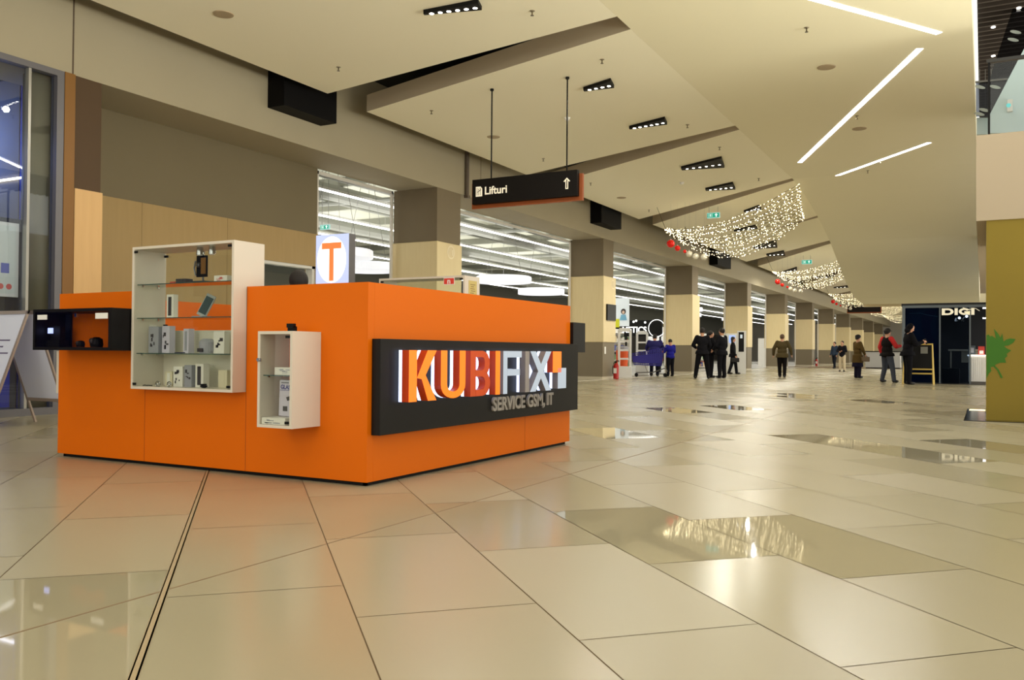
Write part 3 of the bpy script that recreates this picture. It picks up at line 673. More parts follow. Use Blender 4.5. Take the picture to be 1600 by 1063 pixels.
# small cabinet goods
sx = lambda px: onY(px, 600, 4.08).x
pack(-3.76, 4.10, .669, .18, .10, .045, 0, 0, 'flat white box on the glass shelf of the small cabinet', 3, 0)
pack(-3.79, 4.05, .369, .19, .14, .04, 0, 0, 'flat white box lying on the floor of the small cabinet', 3, 0)
t = thing('blister_pack', 'clear blister pack lettered GLASS standing in the small cabinet', 'package', (-3.755, 4.085, .410), 0)
M = Matrix.Rotation(.03, 4, 'Y')
MB().box(-.085, .085, -.012, .012, 0, .225).xf(M).build('card', PK[1], t, local=True, bevel=.008)
b = MB(); me = text_mesh('GLASS', .036, .0006, .0012, .92, 'LEFT'); b.mesh(me, M@faceY(-.07, -.0135, .170)); b.box(-.07, .05, -.014, -.0125, .162, .165); b.build('lettering', mat('ink_violet', (66, 60, 130), .5), t, local=True)
b = MB(); b.box(-.06, .0, -.014, -.0125, .207, .212); b.poly([(-.02, -.014, .12), (.05, -.014, .14), (.05, -.014, .115), (-.01, -.014, .098)], (0, .001, 0)); b.box(-.045, -.01, -.014, -.0125, .035, .065); b.box(.01, .05, -.014, -.0125, .06, .066); b.build('print', PK[2], t, local=True)
# black box goods
for px, r, n_ in ((126, .03, 'small round black camera'), (151, .045, 'larger dark speaker')):
    x = onY(px, 530, 4.08).x; b = MB(); b.lathe((x, 4.08, .831), [(r*.9, 0), (r, .02), (r*.9, r*1.3), (r*.4, r*1.6)], 16); b.sph((x, 4.08-r*.8, .831+r), r*.5, 10, 6, 1)
    tag(b.build('gadget', [BLACK, mat('lens_dark', (60, 56, 60), .1)]), n_+' inside the long black display box', 'gadget')
x = onY(87, 530, 4.08).x; b = MB(); b.box(x-.05, x+.1, 4.04, 4.12, .831, .88); b.box(x-.02, x+.03, 4.03, 4.04, .93, .97, 1); b.box(x-.03, x+.08, 4.06, 4.1, .88, .985)
tag(b.build('gadget', [BLACK, mat('blue_display', (120, 140, 255), .3, emit=(.4, .5, 1), es=1.5)]), 'black device with a lit blue display in the left of the long black box', 'gadget')

# lightbox with T
tx0, tx1, ty, tz0, tz1 = -5.753, -5.349, 6.6, 1.30, 1.945
t = thing('lightbox', 'standing lightbox with an orange T in a white oval, behind the kiosk counter', 'lightbox', ((tx0+tx1)/2, ty, 0))
b = MB(); b.box(tx0, tx1, ty+.004, ty+.10, tz0, tz1); b.box(tx0+.12, tx1-.12, ty+.02, ty+.08, 0, tz0); b.box(tx0, tx1, ty-.1, ty+.2, 0, .03); b.build('housing', mat('housing_grey', (92, 90, 92), .5), t)
cx, cz = (tx0+tx1)/2-.005, 1.70
b = MB(); b.box(tx0, tx1, ty, ty+.004, tz0, tz1, 0); b.build('panel', mat('lightbox_blue', (150, 160, 196), .4, emit=(.38, .44, .66), es=.85), t)
b = MB(); b.poly([(cx+.178*math.cos(a), ty-.002, cz+.225*math.sin(a)) for a in [2*PI*i/40 for i in range(40)]], (0, .0015, 0)); b.build('oval', mat('oval_white', (250, 250, 250), .4, emit=(1, 1, 1), es=.9), t)
b = MB(); b.box(cx-.12, cx+.12, ty-.004, ty-.0025, cz+.105, cz+.165); b.box(cx-.027, cx+.027, ty-.004, ty-.0025, cz-.205, cz+.105); b.box(tx0+.06, tx1-.06, ty-.003, ty-.001, 1.405, 1.435); b.build('lettering', mat('t_orange', (230, 90, 40), .4, emit=(1, .3, .08), es=.5), t)

# A-board at the left
t = thing('sidewalk_sign', 'white two-sided A-board sign with silver frame at the left edge, beside the kiosk', 'sign', (-8.99, 5.6, 0))
ax0, ax1, ay, az = -9.32, -8.68, 5.6, 1.212; dy = .43
def slat(xa, xb, side, o=0, s0=0, s1=1):
    P = lambda x, s_: Vector((x, ay+side*(.02+dy*s_)+side*o, az*(1-s_)))
    return [P(xa, s0), P(xb, s0), P(xb, s1), P(xa, s1)]
for sd, l in ((-1, 'front'), (1, 'back')):
    b = MB()
    for xa, xb in ((ax0, ax0+.03), (ax1-.03, ax1)): b.poly(slat(xa, xb, sd), (0, sd*.02, 0))
    b.poly(slat(ax0, ax1, sd, 0, 0, .03), (0, sd*.02, 0)); b.poly(slat(ax0, ax1, sd, 0, .77, .8), (0, sd*.02, 0))
    fr = b.build('frame', mat('aboard_frame', (176, 160, 150), .35, .5), t)
    MB().poly(slat(ax0+.03, ax1-.03, sd, .004, .03, .77), (0, sd*.006, 0)).build('board', mat('aboard_face', (222, 226, 244), .35), t)
b = MB()
for k in range(7):
    s_ = .25+.055*k; L_ = (.42, .34, .46, .3, .4, .36, .44)[k]; q = slat(ax0+.08+.02*(k % 2), ax0+.08+L_, -1, .011, s_, s_+.012); b.poly(q, (0, -.001, 0))
b.poly(slat(ax0+.1, ax0+.3, -1, .011, .62, .7), (0, -.001, 0), 1)
b.build('print', [mat('aboard_print', (110, 100, 130), .5), mat('aboard_pink', (200, 160, 176), .5)], t)

# ================================================================ THINGS ON THE CEILING
def wedge(k, p_tip, p_a, p_b, n, label):
    """slim triangular downlight: tip, far corner, near corner on the ceiling"""
    c_ = (Vector(p_tip)+Vector(p_a)+Vector(p_b))/3
    t = thing('ceiling_light', label, 'ceiling light', (c_.x, c_.y, ZC), 0, 'black wedge downlights')
    A = Vector((*p_tip[0], 0)) if False else Vector((p_tip[0], p_tip[1], ZC-.001)); B = Vector((p_a[0], p_a[1], ZC-.001)); C_ = Vector((p_b[0], p_b[1], ZC-.001))
    D = A+(C_-B)*.22
    MB().poly([A, B, C_, D], (0, 0, -.05)).build('housing', BLACK, t)
    for i in range(n):
        f = (i+.9)/(n+.5); q = A.lerp(B, f)+(D-A).lerp(C_-B, f)*.38; q.z = ZC-.053
        MB().cyl(q, q+Vector((0, 0, .003)), .028, n=12).build('led', LEDS, t)
    l = bpy.data.lights.new('downlight', 'SPOT'); l.energy = 95 if c_.y < 14 else (55 if c_.y < 21 else 240); l.color = (1, .95, .82); l.spot_size = 2.95; l.spot_blend = .5; l.shadow_soft_size = .05
    lo = bpy.data.objects.new('downlight', l); COL.objects.link(lo); lo.location = (c_.x, c_.y, ZC-.12)
    return t
W = [([(-6.15,9.02),(-5.43,9.21),(-5.36,9.00)],6,'nearest the top edge of the photo'),
     ([(-5.66,12.86),(-5.16,12.90),(-5.08,12.55)],4,'above the right end of the Lifturi sign'),
     ([(-5.86,15.45),(-5.12,15.42),(-5.04,15.04)],6,'next beyond the one above the sign'),
     ([(-6.1,19.45),(-5.16,19.60),(-4.97,18.63)],6,'long one just beyond the second ceiling slot'),
     ([(-6.32,22.2),(-5.60,22.35),(-5.46,21.53)],5,'fourth one right of the sign, above the first light net'),
     ([(-6.27,26.1),(-5.70,25.8),(-5.64,25.20)],4,'just above the top of the first light net'),
     ([(-7.57,30.1),(-6.70,29.75),(-6.62,29.02)],4,'seen through the middle of the first light net'),
     ([(-8.12,35.4),(-7.20,35.4),(-6.81,33.28)],5,'large one below the first light net'),
     ([(-8.19,38.1),(-7.50,38.5),(-7.20,36.69)],4,'small one between the first and second light nets'),
     ([(-9.3,46.6),(-8.3,45.6),(-8.0,43.9)],4,'behind the left end of the second light net'),
     ([(-8.3,50.5),(-7.3,50.4),(-6.9,48.6)],4,'seen through the second light net'),
     ([(-8.4,58.5),(-7.4,58.4),(-7.0,56.6)],4,'beyond the second light net, toward the far end')]
for k, (p, n, l) in enumerate(W): wedge(k, p[0], p[1], p[2], n, 'black wedge-shaped ceiling downlight, '+l)
# more downlights of the same ceiling behind the photographer and far ahead: light only
for x, y in ((-6.5, 2), (-6.5, 5.6), (-5, -2), (-6.5, 66), (-6.5, 76), (-6.5, 88), (-6.5, 100)):
    l = bpy.data.lights.new('downlight', 'SPOT'); l.energy = 60 if y < 10 else 260; l.color = (1, .95, .82); l.spot_size = 2.95; l.spot_blend = .5; l.shadow_soft_size = .05
    lo = bpy.data.objects.new('downlight', l); COL.objects.link(lo); lo.location = (x, y, ZC-.12)
# recessed LED lines
for (a, c_), l in ((((-1.95, 10.6), (-.52, 12.76)), 'leaving the photo at the top'), (((-.78, 13.28), (-3.59, 20.02)), 'long slanting one in the middle'), (((-.96, 19.28), (-3.16, 22.0)), 'short far one')):
    A = Vector((*a, ZC)); B = Vector((*c_, ZC)); d = (B-A).normalized(); n = Vector((-d.y, d.x, 0))*.045
    if 'leaving' in l: A = A-d*3.2
    b = MB(); b.poly([A-n, B-n, B+n, A+n], (0, 0, -.006)); t = tag(b.build('light_strip', LED), 'white LED line in the right ceiling slab, '+l, 'ceiling light', 'white LED lines')
    m_ = (A+B)/2; ar = area('strip_light', (m_.x, m_.y, ZC-.03), (B-A).length, .09, 7*(B-A).length, (1, .96, .9), (0, 0, math.atan2(d.y, d.x)))
for x, y, l in ((-1.2, 1.0, 0), (-2.5, 5.0, 0)):
    area('strip_light', (x, y, ZC-.03), 5, .09, 25, (1, .92, .8), (0, 0, .9))
# round speakers, sprinklers, detectors
SPK = mat('speaker_grille', (168, 150, 122), .7)
for i, (x, y, l) in enumerate(((-8.47, 7.93, 'top left of the photo'), (-2.05, 13.52, 'between the first and second LED lines'), (-2.06, 17.5, 'right of the long LED line'), (-2.2, 23.0, 'beyond the short LED line'), (-8.53, 14.96, 'left of the Lifturi sign rods'), (-8.74, 22.43, 'over the row of pillars'))):
    b = MB(); b.lathe((x, y, ZC-.012), [(.10, 0), (.125, .003), (.13, .012)], 28); tag(b.build('ceiling_speaker', SPK), 'round flush ceiling speaker, '+l, 'speaker', 'ceiling speakers')
for i, (x, y, l) in enumerate(((-8.51,10.22,'nearest one, above the tall cabinet'),(-8.58,12.83,'left of the sign rods'),(-4.95,9.63,'right of the nearest wedge light'),(-4.87,11.70,'beside the end of the first slot'),(-8.51,17.14,'above the Lifturi sign'),(-4.85,15.78,'before the second slot'),(-8.67,20.14,'just beyond the Lifturi sign'),(-2.03,11.76,'between the LED lines at the top'),(-1.99,16.54,'beside the long LED line'),(-1.99,20.6,'under the short LED line'),(-4.79,17.80,'beyond the second slot'),(-8.75,24.70,'before the first light net'),(-8.85,28.6,'left end of the third slot'),(-4.8,21.4,'before the third slot'),(-2.36,21.6,'far right of the slab'))):
    t = thing('sprinkler', 'small ceiling sprinkler, '+l, 'sprinkler', (x, y, ZC), 0, 'ceiling sprinklers')
    MB().lathe((x, y, ZC-.006), [(.03, 0), (.035, .006)], 14).build('rosette', mat('sprinkler_ring', (150, 140, 116), .4, .5), t)
    b = MB(); b.cyl((x, y, ZC-.055), (x, y, ZC), .008, n=8); b.lathe((x, y, ZC-.06), [(.022, 0), (.022, .004)], 12); b.build('head', mat('sprinkler_metal', (96, 86, 66), .3, .8), t)
for x, y, l in ((-6.64, 14.33, 'beside the right rod of the Lifturi sign'), (-6.61, 21.06, 'between the wedge lights')):
    b = MB(); b.lathe((x, y, ZC-.05), [(.03, 0), (.05, .02), (.06, .05)], 20); tag(b.build('smoke_detector', PURE, smooth=False), 'white smoke detector on the ceiling, '+l, 'smoke detector')

# black boxes on the beam
BXM = mat('beam_box_black', (6, 5, 6), .6, spec=.15)
for y0, y1, z, l in ((10.51, 11.80, 4.745, 'nearest and largest'), (23.7, 25.3, 4.63, 'in the middle distance'), (36.4, 38.6, 4.56, 'farthest')):
    b = MB(); b.box(XB+.001, XB+.36, y0, y1, z, 5.5); tag(b.build('loudspeaker', BXM, bevel=.01), 'black box mounted high on the beam, %s of the three' % l, 'loudspeaker', 'black boxes on the beam')
b = MB(); b.cyl((XB+.05, 16.65, ZS-.02), (XB+.05, 16.65, 5.6), .045, n=12); b.box(XB, XB+.1, 16.6, 16.7, ZS-.06, ZS); tag(b.build('conduit', mat('conduit_brown', (96, 84, 72), .5)), 'vertical brown pipe on the beam above the first pillar', 'pipe')

# Lifturi sign
def lift_sign(loc, label, write=True):
    t = thing('hanging_sign', label, 'sign', loc, 0, None)
    b = MB(); b.box(-.93, .93, -.02, .06, -.205, .195); b.build('board', mat('sign_face_black', (18, 14, 12), .55, spec=.2), t, local=True, bevel=.004)
    MB().box(-.985, .985, .065, .115, -.265, .150).build('back_plate', mat('sign_copper', (150, 76, 30), .45), t, local=True)
    b = MB()
    for x, y in ((-.62, .06), (.72, .06)):
        b.cyl((x, y, .15), (x, y, ZC-loc[2]), .012, n=8); b.cyl((x, y, ZC-loc[2]-.03), (x, y, ZC-loc[2]), .03, n=10)
    b.build('rod', BLACK, t, local=True)
    if write:
        SW = mat('sign_white', (236, 226, 200), .5, emit=(1, .93, .78), es=.25)
        b = MB(); me = text_mesh('Lifturi', .175, .002, .0035, 1); b.mesh(me, faceY(-.70, -.022, -.06)); b.build('lettering', SW, t, local=True)
        b = MB(); X = .76; f = -.0225
        for s_ in (-1, 1):
            b.box(X+s_*.012-.007+(.004*s_), X+s_*.012+.007+(.004*s_), f-.001, f, -.085, .05)
            b.poly([(X, f, .085), (X+s_*.055, f, .03), (X+s_*.04, f, .018), (X, f, .06)], (0, -.001, 0))
        b.box(X-.023, X+.023, f-.001, f, -.09, -.078); b.build('arrow', SW, t, local=True)
        b = MB(); X = -.86
        b.poly([(X, f, -.085), (X+.12, f, -.085), (X+.12, f, .04), (X+.09, f, .075), (X, f, .075)], (0, -.001, 0))
        b.build('pictogram', SW, t, local=True)
        b = MB()
        for q in range(3):
            b.box(X+.02+.03*q, X+.027+.03*q, f-.002, f-.001, -.065, .03-.01*(q % 2)); b.cyl((X+.0235+.03*q, f-.001, .043-.01*(q % 2)), (X+.0235+.03*q, f-.002, .043-.01*(q % 2)), .008, n=8)
        b.poly([(X+.02, f-.001, -.02), (X+.03, f-.001, -.02), (X+.1, f-.001, .02), (X+.09, f-.001, .03)], (0, -.001, 0))
        b.build('pictogram_figure', MATS['sign_face_black'], t, local=True)
    return t
s_ = onY(818, 293, 12.15)
lift_sign((s_.x, 12.15, s_.z), 'black hanging direction sign reading Lifturi with an up arrow')
fs_ = onZ(1350, 484, 3.55); lift_sign((fs_.x, fs_.y, 3.6), 'far black hanging sign among the last light nets', False)
# exit signs
def exit_sign(c_, w_, label, ceil=ZC):
    t = thing('exit_sign', label, 'exit sign', (c_.x, c_.y, c_.z)); h = w_*.42
    MB().box(-w_/2, w_/2, 0, .05, -h/2, h/2).build('housing', mat('exit_rim', (150, 200, 200), .4, emit=(.5, .9, .9), es=.3), t, local=True)
    G_ = mat('exit_green', (20, 130, 100), .4, emit=(.02, .42, .30), es=.5); Wt = mat('exit_white', (220, 245, 240), .4, emit=(.8, 1, .95), es=.6)
    b = MB(); b.box(-w_/2+.015, w_/2-.015, -.002, -.0005, -h/2+.015, h/2-.02); b.build('panel', G_, t, local=True)
    b = MB(); x = w_*.23
    b.box(x-w_*.04, x+w_*.04, -.005, -.003, -h*.3, h*.05); b.poly([(x-w_*.13, -.003, h*.02), (x+w_*.13, -.003, h*.02), (x, -.003, h*.34)], (0, -.002, 0))
    b.box(-w_*.36, -w_*.33, -.005, -.003, -h*.32, h*.32); b.box(-w_*.12, -w_*.09, -.005, -.003, -h*.32, h*.32)
    b.cyl((-w_*.22, -.003, h*.2), (-w_*.22, -.005, h*.2), w_*.03, n=10); b.poly([(-w_*.26, -.003, h*.12), (-w_*.18, -.003, h*.12), (-w_*.2, -.003, -h*.3), (-w_*.24, -.003, -h*.3)], (0, -.002, 0))
    b.build('pictogram', Wt, t, local=True)
    b = MB()
    for s in (-.35, .35): b.cyl((s*w_, .025, h/2), (s*w_, .025, ceil-c_.z), .006, n=6)
    b.build('hanger', STEEL, t, local=True); return t
exit_sign(onY(1114.5, 336.5, 25.0), .37, 'green exit sign hanging above the first light net')
exit_sign(onY(1260.5, 409.5, 39.0), .42, 'green exit sign hanging above the second light net')
exit_sign(onY(507, 355, 16.5), .28, 'small green exit sign inside the supermarket, left of the first pillar', 5.45)
exit_sign(onY(788, 408, 34), .42, 'small green exit sign inside the supermarket, above the white discs', 5.45)

# light nets
def net(off, label, n_str=17, first=None):
    gx, gy, gz = -8.08, 24.24, 4.40
    t = thing('light_net', label, 'christmas lights', (gx, gy+off, gz), 0, 'draped light nets')
    BR = .0110; wires = MB(); bulbs = MB(); rnd = random.Random(3+int(off))
    for k in range(n_str):
        u = k/(n_str-1)
        e = Vector((-3.98-.85*u, 22.1+5.6*u, 4.98)); g0 = Vector((gx+rnd.uniform(-.03, .03), gy+rnd.uniform(-.03, .03), gz+rnd.uniform(-.02, .02)))
        sag = .30+.62*u+rnd.uniform(-.05, .05); pts = []
        N = 34
        for i in range(N+1):
            s = i/N; p = g0.lerp(e, s); p.z -= sag*4*s*(1-s)*(1-.25*(s-.5)) ; p.y += .25*math.sin(PI*s)*(rnd.random()-.5)*.5
            if i not in (0, N): p += Vector((rnd.uniform(-.02, .02), rnd.uniform(-.03, .03), rnd.uniform(-.02, .02)))
            pts.append(p)
        wires.tube(pts, .0055, 4)
        for i in range(N):
            for q in range(2 if i % 3 == 0 else 1):
                p = pts[i].lerp(pts[i+1], (q+rnd.random())*.5); p = p+Vector((rnd.uniform(-.02, .02), rnd.uniform(-.02, .02), rnd.uniform(-.03, .01)))
                bulbs.octa(p, BR)
    # loose tail and border strand along the far side
    for (a, c_) in (((-3.98, 22.1, 4.98), (-4.83, 27.7, 4.98)),):
        a = Vector(a); c_ = Vector(c_); pts = [a.lerp(c_, i/20)-Vector((0, 0, .25*4*(i/20)*(1-i/20))) for i in range(21)]; wires.tube(pts, .004, 4)
        for i in range(20): bulbs.octa(pts[i], BR)
    M = Matrix.Translation((0, off, 0)); wires.xf(M); bulbs.xf(M)
    w_ = wires; w_.cyl((gx, gy+off, gz), (gx-.3, gy+off+.1, ZC), .006, n=4)
    w_.build('wire', mat('net_wire', (70, 62, 44), .6), t)
    o = bulbs.build('bulb', WEM, t, recalc=False); o['kind'] = 'stuff'
    return t
offs = [0, 14.6, 30.3, 46, 62]
for k, o_ in enumerate(offs): net(o_, ('nearest', 'second', 'third', 'fourth', 'farthest')[k]+' draped net of warm white lights under the ceiling', (17, 14, 10, 8, 8)[k])
RB = mat('bauble_red', (196, 24, 16), .15, .3, emit=(.6, .02, .01), es=.12); CB = mat('bauble_clear', (214, 208, 190), .1, .4)
for j, o_ in enumerate(offs[:3]):
    for i, (px, py, r, c_) in enumerate(((1048, 381, .115, 'red'), (1058.5, 388, .08, 'red'), (1070, 393, .05, 'red'), (1077, 397, .09, 'clear'), (1087, 401, .09, 'clear'), (1100, 402, .09, 'clear'))):
        p = onY(px, py, 23.9); p.y += o_
        lab = '%s bauble under the %s light net, %s' % (c_, ('nearest', 'second', 'third')[j], ('largest of the red ones', 'middle red one', 'smallest red one', 'leftmost clear one', 'middle clear one', 'rightmost clear one')[i])
        t = thing('bauble', lab, 'bauble', p, 0, 'baubles under the light nets')
        MB().sph((0, 0, 0), r, 20, 14).build('ball', RB if c_ == 'red' else CB, t, local=True, smooth=True)
        b = MB(); b.cyl((0, 0, r*.95), (0, 0, r*1.15), r*.2, n=8); b.cyl((0, 0, r), (0, 0, ZC-p.z), .0012, n=4); b.build('cord', STEEL, t, local=True)

# ================================================================ RIGHT SIDE: olive block, deck, railing, upper floor
YW = 12.58
b = MB(); b.box(.028, 3.2, YW, 15.5, 0, 2.53); struct(b.build('wall_right', mat('olive_paint', (132, 112, 24), .6, noise=((1, 1, 1), .3, (124, 104, 20)))), 'olive yellow wall block with a leaf', 'wall')
b = MB(); b.box(-.085, 3.4, YW-.02, 27.3, 2.53, 3.62); struct(b.build('wall_right', mat('deck_beige', (174, 158, 134), .6)), 'beige upper deck edge above the olive wall', 'wall')
# leaf
pix = [(1541,514),(1545,518),(1553,530),(1552.5,527),(1561,533),(1556,515),(1553,513),(1557,523),(1563,529),(1565,521),(1568,534),(1572,529),(1585,529),(1579,538),(1571,541),(1566,540),(1573,546),(1579,548),(1571,555),(1573,560),(1569,559),(1571,566),(1562,567),(1556,571),(1561,577),(1567,590),(1564,591),(1558,578),(1553,572),(1548,576),(1548,584),(1543,590),(1541.5,592)]
lf = [onY(x, y, YW) for x, y in [(1541.3,524),(1545,523),(1547,526),(1550,525),(1553,527),(1556,529),(1553,514),(1560,522),(1563,528),(1566,521),(1568,534),(1572,531),(1578,529),(1587,530),(1583,536),(1576,540),(1569,541),(1572,544),(1580,548),(1573,553),(1574,557),(1570,560),(1572,567),(1563,567),(1557,569),(1552,573),(1548,574),(1549,580),(1545,584),(1541.3,592)]]
tr = tessellate_polygon([[Vector((p.x, p.z, 0)) for p in lf]]); b = MB(); n_ = len(lf)
b.add([(p.x, YW-.004, p.z) for p in lf]+[(p.x, YW-.0005, p.z) for p in lf], [tuple(t) for t in tr]+[(i, (i+1) % n_, n_+(i+1) % n_, n_+i) for i in range(n_)])
st = [onY(x, y, YW-.004) for x, y in ((1554,571),(1560,577),(1567,590),(1564,591.5),(1558,579),(1552,573))]
b.poly(st, (0, .003, 0)); tag(b.build('wall_decal', mat('leaf_green', (52, 106, 6), .6)), 'green maple leaf painted on the olive yellow wall', 'decal')
b = MB(); b.box(-.22, .02, 12.3, 15.0, 0, .008, 0); b.box(.02, 3.1, 12.3, YW-.001, 0, .008, 0); tag(b.build('floor_mat', mat('mat_black_gloss', (24, 22, 20), .12)), 'dark glossy floor panel at the foot of the olive wall', 'mat')
b = MB(); b.box(-.19, .02, 14.55, 14.9, .008, .0095); tag(b.build('light_strip', mat('floor_patch_warm', (250, 225, 150), .4, emit=(1, .85, .5), es=1.2)), 'warm glowing patch on the dark floor panel by the olive wall', 'light')  # pale warm emissive patch laid on the panel
# railing
t = thing('glass_railing', 'glass railing with dark post on the beige upper deck', 'railing', (.5, 12.65, 3.62))
MB().box(.045, .07, 12.62, 12.66, 3.62, 4.56).build('post', BLACK, t); MB().box(.03, 3.2, 12.61, 12.67, 4.55, 4.59).build('handrail', mat('rail_dark', (44, 42, 40), .3), t)
MB().box(.075, 3.2, 12.635, 12.645, 3.64, 4.54).build('pane', GLS, t)
ys_ = 17.0
q = [onY(x, y, ys_) for x, y in ((1546,208),(1547,178),(1620,38),(1640,38),(1640,208))]
b = MB(); b.poly(q, (0, .25, 0)); struct(b.build('wall_right', mat('stair_white', (206, 226, 230), .5)), 'pale blue-white slanting side of the upper stairs', 'wall')
q = [onY(x, y, ys_+.5) for x, y in ((1526,210),(1526,184),(1548,184),(1548,210))]
b = MB(); b.poly(q, (0, .1, 0)); struct(b.build('wall_right', MATS['stair_white']), 'low pale wall on the upper floor', 'wall')
t = thing('emergency_lamp', 'small white lamp with teal face on the slanting stair wall', 'lamp', onY(1578, 165, ys_-.05))
MB().box(-.04, .04, -.02, .045, -.1, .1).build('housing', PURE, t, local=True); MB().cyl((-.02, -.021, 0), (-.02, -.03, 0), .035, n=14).build('lens', mat('teal_lens', (60, 170, 170), .3, emit=(.2, .8, .8), es=.4), t, local=True)
t = thing('stair_railing', 'dark glass stair railing with leaf stickers on the upper floor', 'railing', onY(1540, 205, ys_+.3))
b = MB(); b.poly([onY(x, y, ys_+.3) for x, y in ((1525,182),(1547,182),(1640,10),(1640,-60),(1606,-60),(1545,128),(1525,128))], (0, .02, 0)); b.build('pane', glass('stair_glass', (.4, .42, .46), .02), t)
b = MB()
for x in (1530, 1539, 1548, 1557): b.poly([onY(x, 108, ys_+.6), onY(x+1.2, 108, ys_+.6), onY(x+1.2, 180, ys_+.6), onY(x, 180, ys_+.6)], (0, .02, 0))
b.poly([onY(x, y, ys_+.25) for x, y in ((1523,127),(1575,122),(1575,124),(1523,129.5))], (0, .03, 0)); b.build('baluster', mat('baluster_grey', (120, 116, 108), .4, .4), t)
b = MB()
for x, y in ((1531, 136), (1555, 136), (1538, 172), (1530, 178), (1583, 62), (1587, 50)):
    c_ = onY(x, y, ys_+.27); b.poly([c_+Vector((.085*math.cos(a), 0, .03*math.sin(a)-.03*math.cos(a))) for a in [2*PI*i/12 for i in range(12)]], (0, .005, 0))
b.build('sticker', mat('frost_leaf', (190, 196, 190), .5), t)
b = MB(); b.box(-.1, 12, 13.2, 60, 6.9, 7.1, 0)
for k in range(60): b.box(-.1, 12, 13.2+k*.25, 13.26+k*.25, 6.8, 6.9, 1)
struct(b.build('ceiling', [mat('upper_ceiling', (24, 20, 17), .8), mat('upper_slat', (44, 34, 26), .7)]), 'dark slatted ceiling of the upper floor', 'ceiling')
b = MB(); b.box(-.1, 12, 27.8, 28, 3.62, 6.9); struct(b.build('wall_right', mat('upper_wall', (26, 24, 28), .7)), 'dark wall at the back of the upper floor', 'wall')
b = MB()
p = onY(1538, 156, 27.75); b.box(max(p.x-.4, -.09), p.x+.3, 27.72, 27.8, p.z-.12, p.z+.1); struct(b.build('window_3', mat('far_window', (200, 220, 230), .4, emit=(.75, .88, 1), es=.8)), 'row of small bright windows far away on the upper floor', 'window')
for x, y in ((1552, 43), (1552, 88), (1592, 13)):
    p = onZ(x, y, 6.785); b = MB(); b.cyl(p, p+Vector((0, 0, .01)), .035, n=12); tag(b.build('downlight', LEDS), 'tiny bright downlight in the dark slatted upper ceiling, %s' % {43: 'middle one', 88: 'lowest one', 13: 'rightmost one'}[y], 'light', 'upper floor downlights')

# ================================================================ DIGI shop
YD = 27.62
NAVY = mat('digi_navy', (26, 40, 60), .4); DG = glass('digi_glass', (.45, .52, .62), .0)
shop_booth = t = thing('glass_shop', 'dark navy glass shop booth lettered DIGI at the far right, behind the hooded man', 'shop', (0, YD+1.5, 0))
b = MB(); b.box(-2.1, 2.5, YD, YD+3.4, 2.21, 2.3); b.box(-2.1, -2.0, YD+3.3, YD+3.4, 0, 2.21); b.box(-2.0, 2.5, YD+3.3, YD+3.4, 0, 2.21); b.box(-2.08, 2.5, YD, YD+3.4, 0, .012); b.build('shell', mat('digi_shell', (20, 22, 28), .6), t)
b = MB(); b.box(-2.08, -2.0, YD-.02, YD+.06, 0, 2.24); b.box(-2.0, 2.5, YD-.02, YD+.05, 2.17, 2.24); b.box(-1.12, -1.08, YD, YD+.05, 0, 2.17); b.box(-.36, -.32, YD, YD+.05, 0, 2.17); b.build('frame', mat('digi_frame', (96, 104, 110), .4, .5), t)
b = MB(); b.box(-2.0, -1.12, YD+.02, YD+.03, .03, 2.17); b.box(-1.08, -.36, YD+.02, YD+.03, .03, 2.17); b.build('pane', DG, t)
b = MB(); b.box(-2.0, -1.12, YD+.06, YD+.08, .03, 2.17, 0)
b.poly([(x, YD+.055, z) for x, z in ((-1.45, 2.1), (-1.2, 2.1), (-1.35, 1.7), (-1.3, 1.35), (-1.12, 1.05), (-1.12, .8), (-1.4, 1.15), (-1.55, 1.55), (-1.58, 1.9))], (0, -.004, 0), 1)
b.tube([(-1.9, YD+.05, 2.02), (-1.6, YD+.05, 2.02), (-1.4, YD+.05, 1.96), (-1.15, YD+.05, 1.92)], .007, 6, 2); b.build('graphic_panel', [mat('digi_blue', (34, 56, 84), .5), mat('digi_violet', (44, 44, 78), .5), mat('digi_line', (110, 150, 160), .5)], t)
# letters D I G I
LT = mat('digi_letter', (214, 206, 176), .5, emit=(1, .93, .75), es=.3)
lh = .19; zb = 1.955; x = -1.05; b = MB(); f = YD-.03
def lq(pts): b.poly([(x0_+u, f, zb+v) for u, v in pts], (0, .03, 0))
x0_ = -1.05; lq([(0,0),(.08,0),(.08,lh),(0,lh)]); 
for s in arc(.15, lh/2, .15, lh/2, -PI/2, PI/2, 12, .075, .05): lq(s)
lq([(.08,0),(.15,0),(.15,.05),(.08,.05)]); lq([(.08,lh-.05),(.15,lh-.05),(.15,lh),(.08,lh)])
x0_ = -.725; lq([(0,0),(.08,0),(.08,lh),(0,lh)])
x0_ = -.62
for s in arc(.14, lh/2, .14, lh/2, .5, 2*PI-.25, 18, .07, .05): lq(s)
lq([(.14,.06),(.28,.06),(.28,.1),(.14,.1)]); lq([(.21,0),(.28,0),(.28,.1),(.21,.1)])
x0_ = -.31; lq([(0,0),(.08,0),(.08,lh),(0,lh)])
b.build('lettering', LT, t)
b = MB(); b.tube([(-.52, f, 2.16), (-.35, f-.01, 2.1), (-.2, f, 2.13), (-.1, f, 2.06)], .008, 6); b.build('lettering', LT, t)
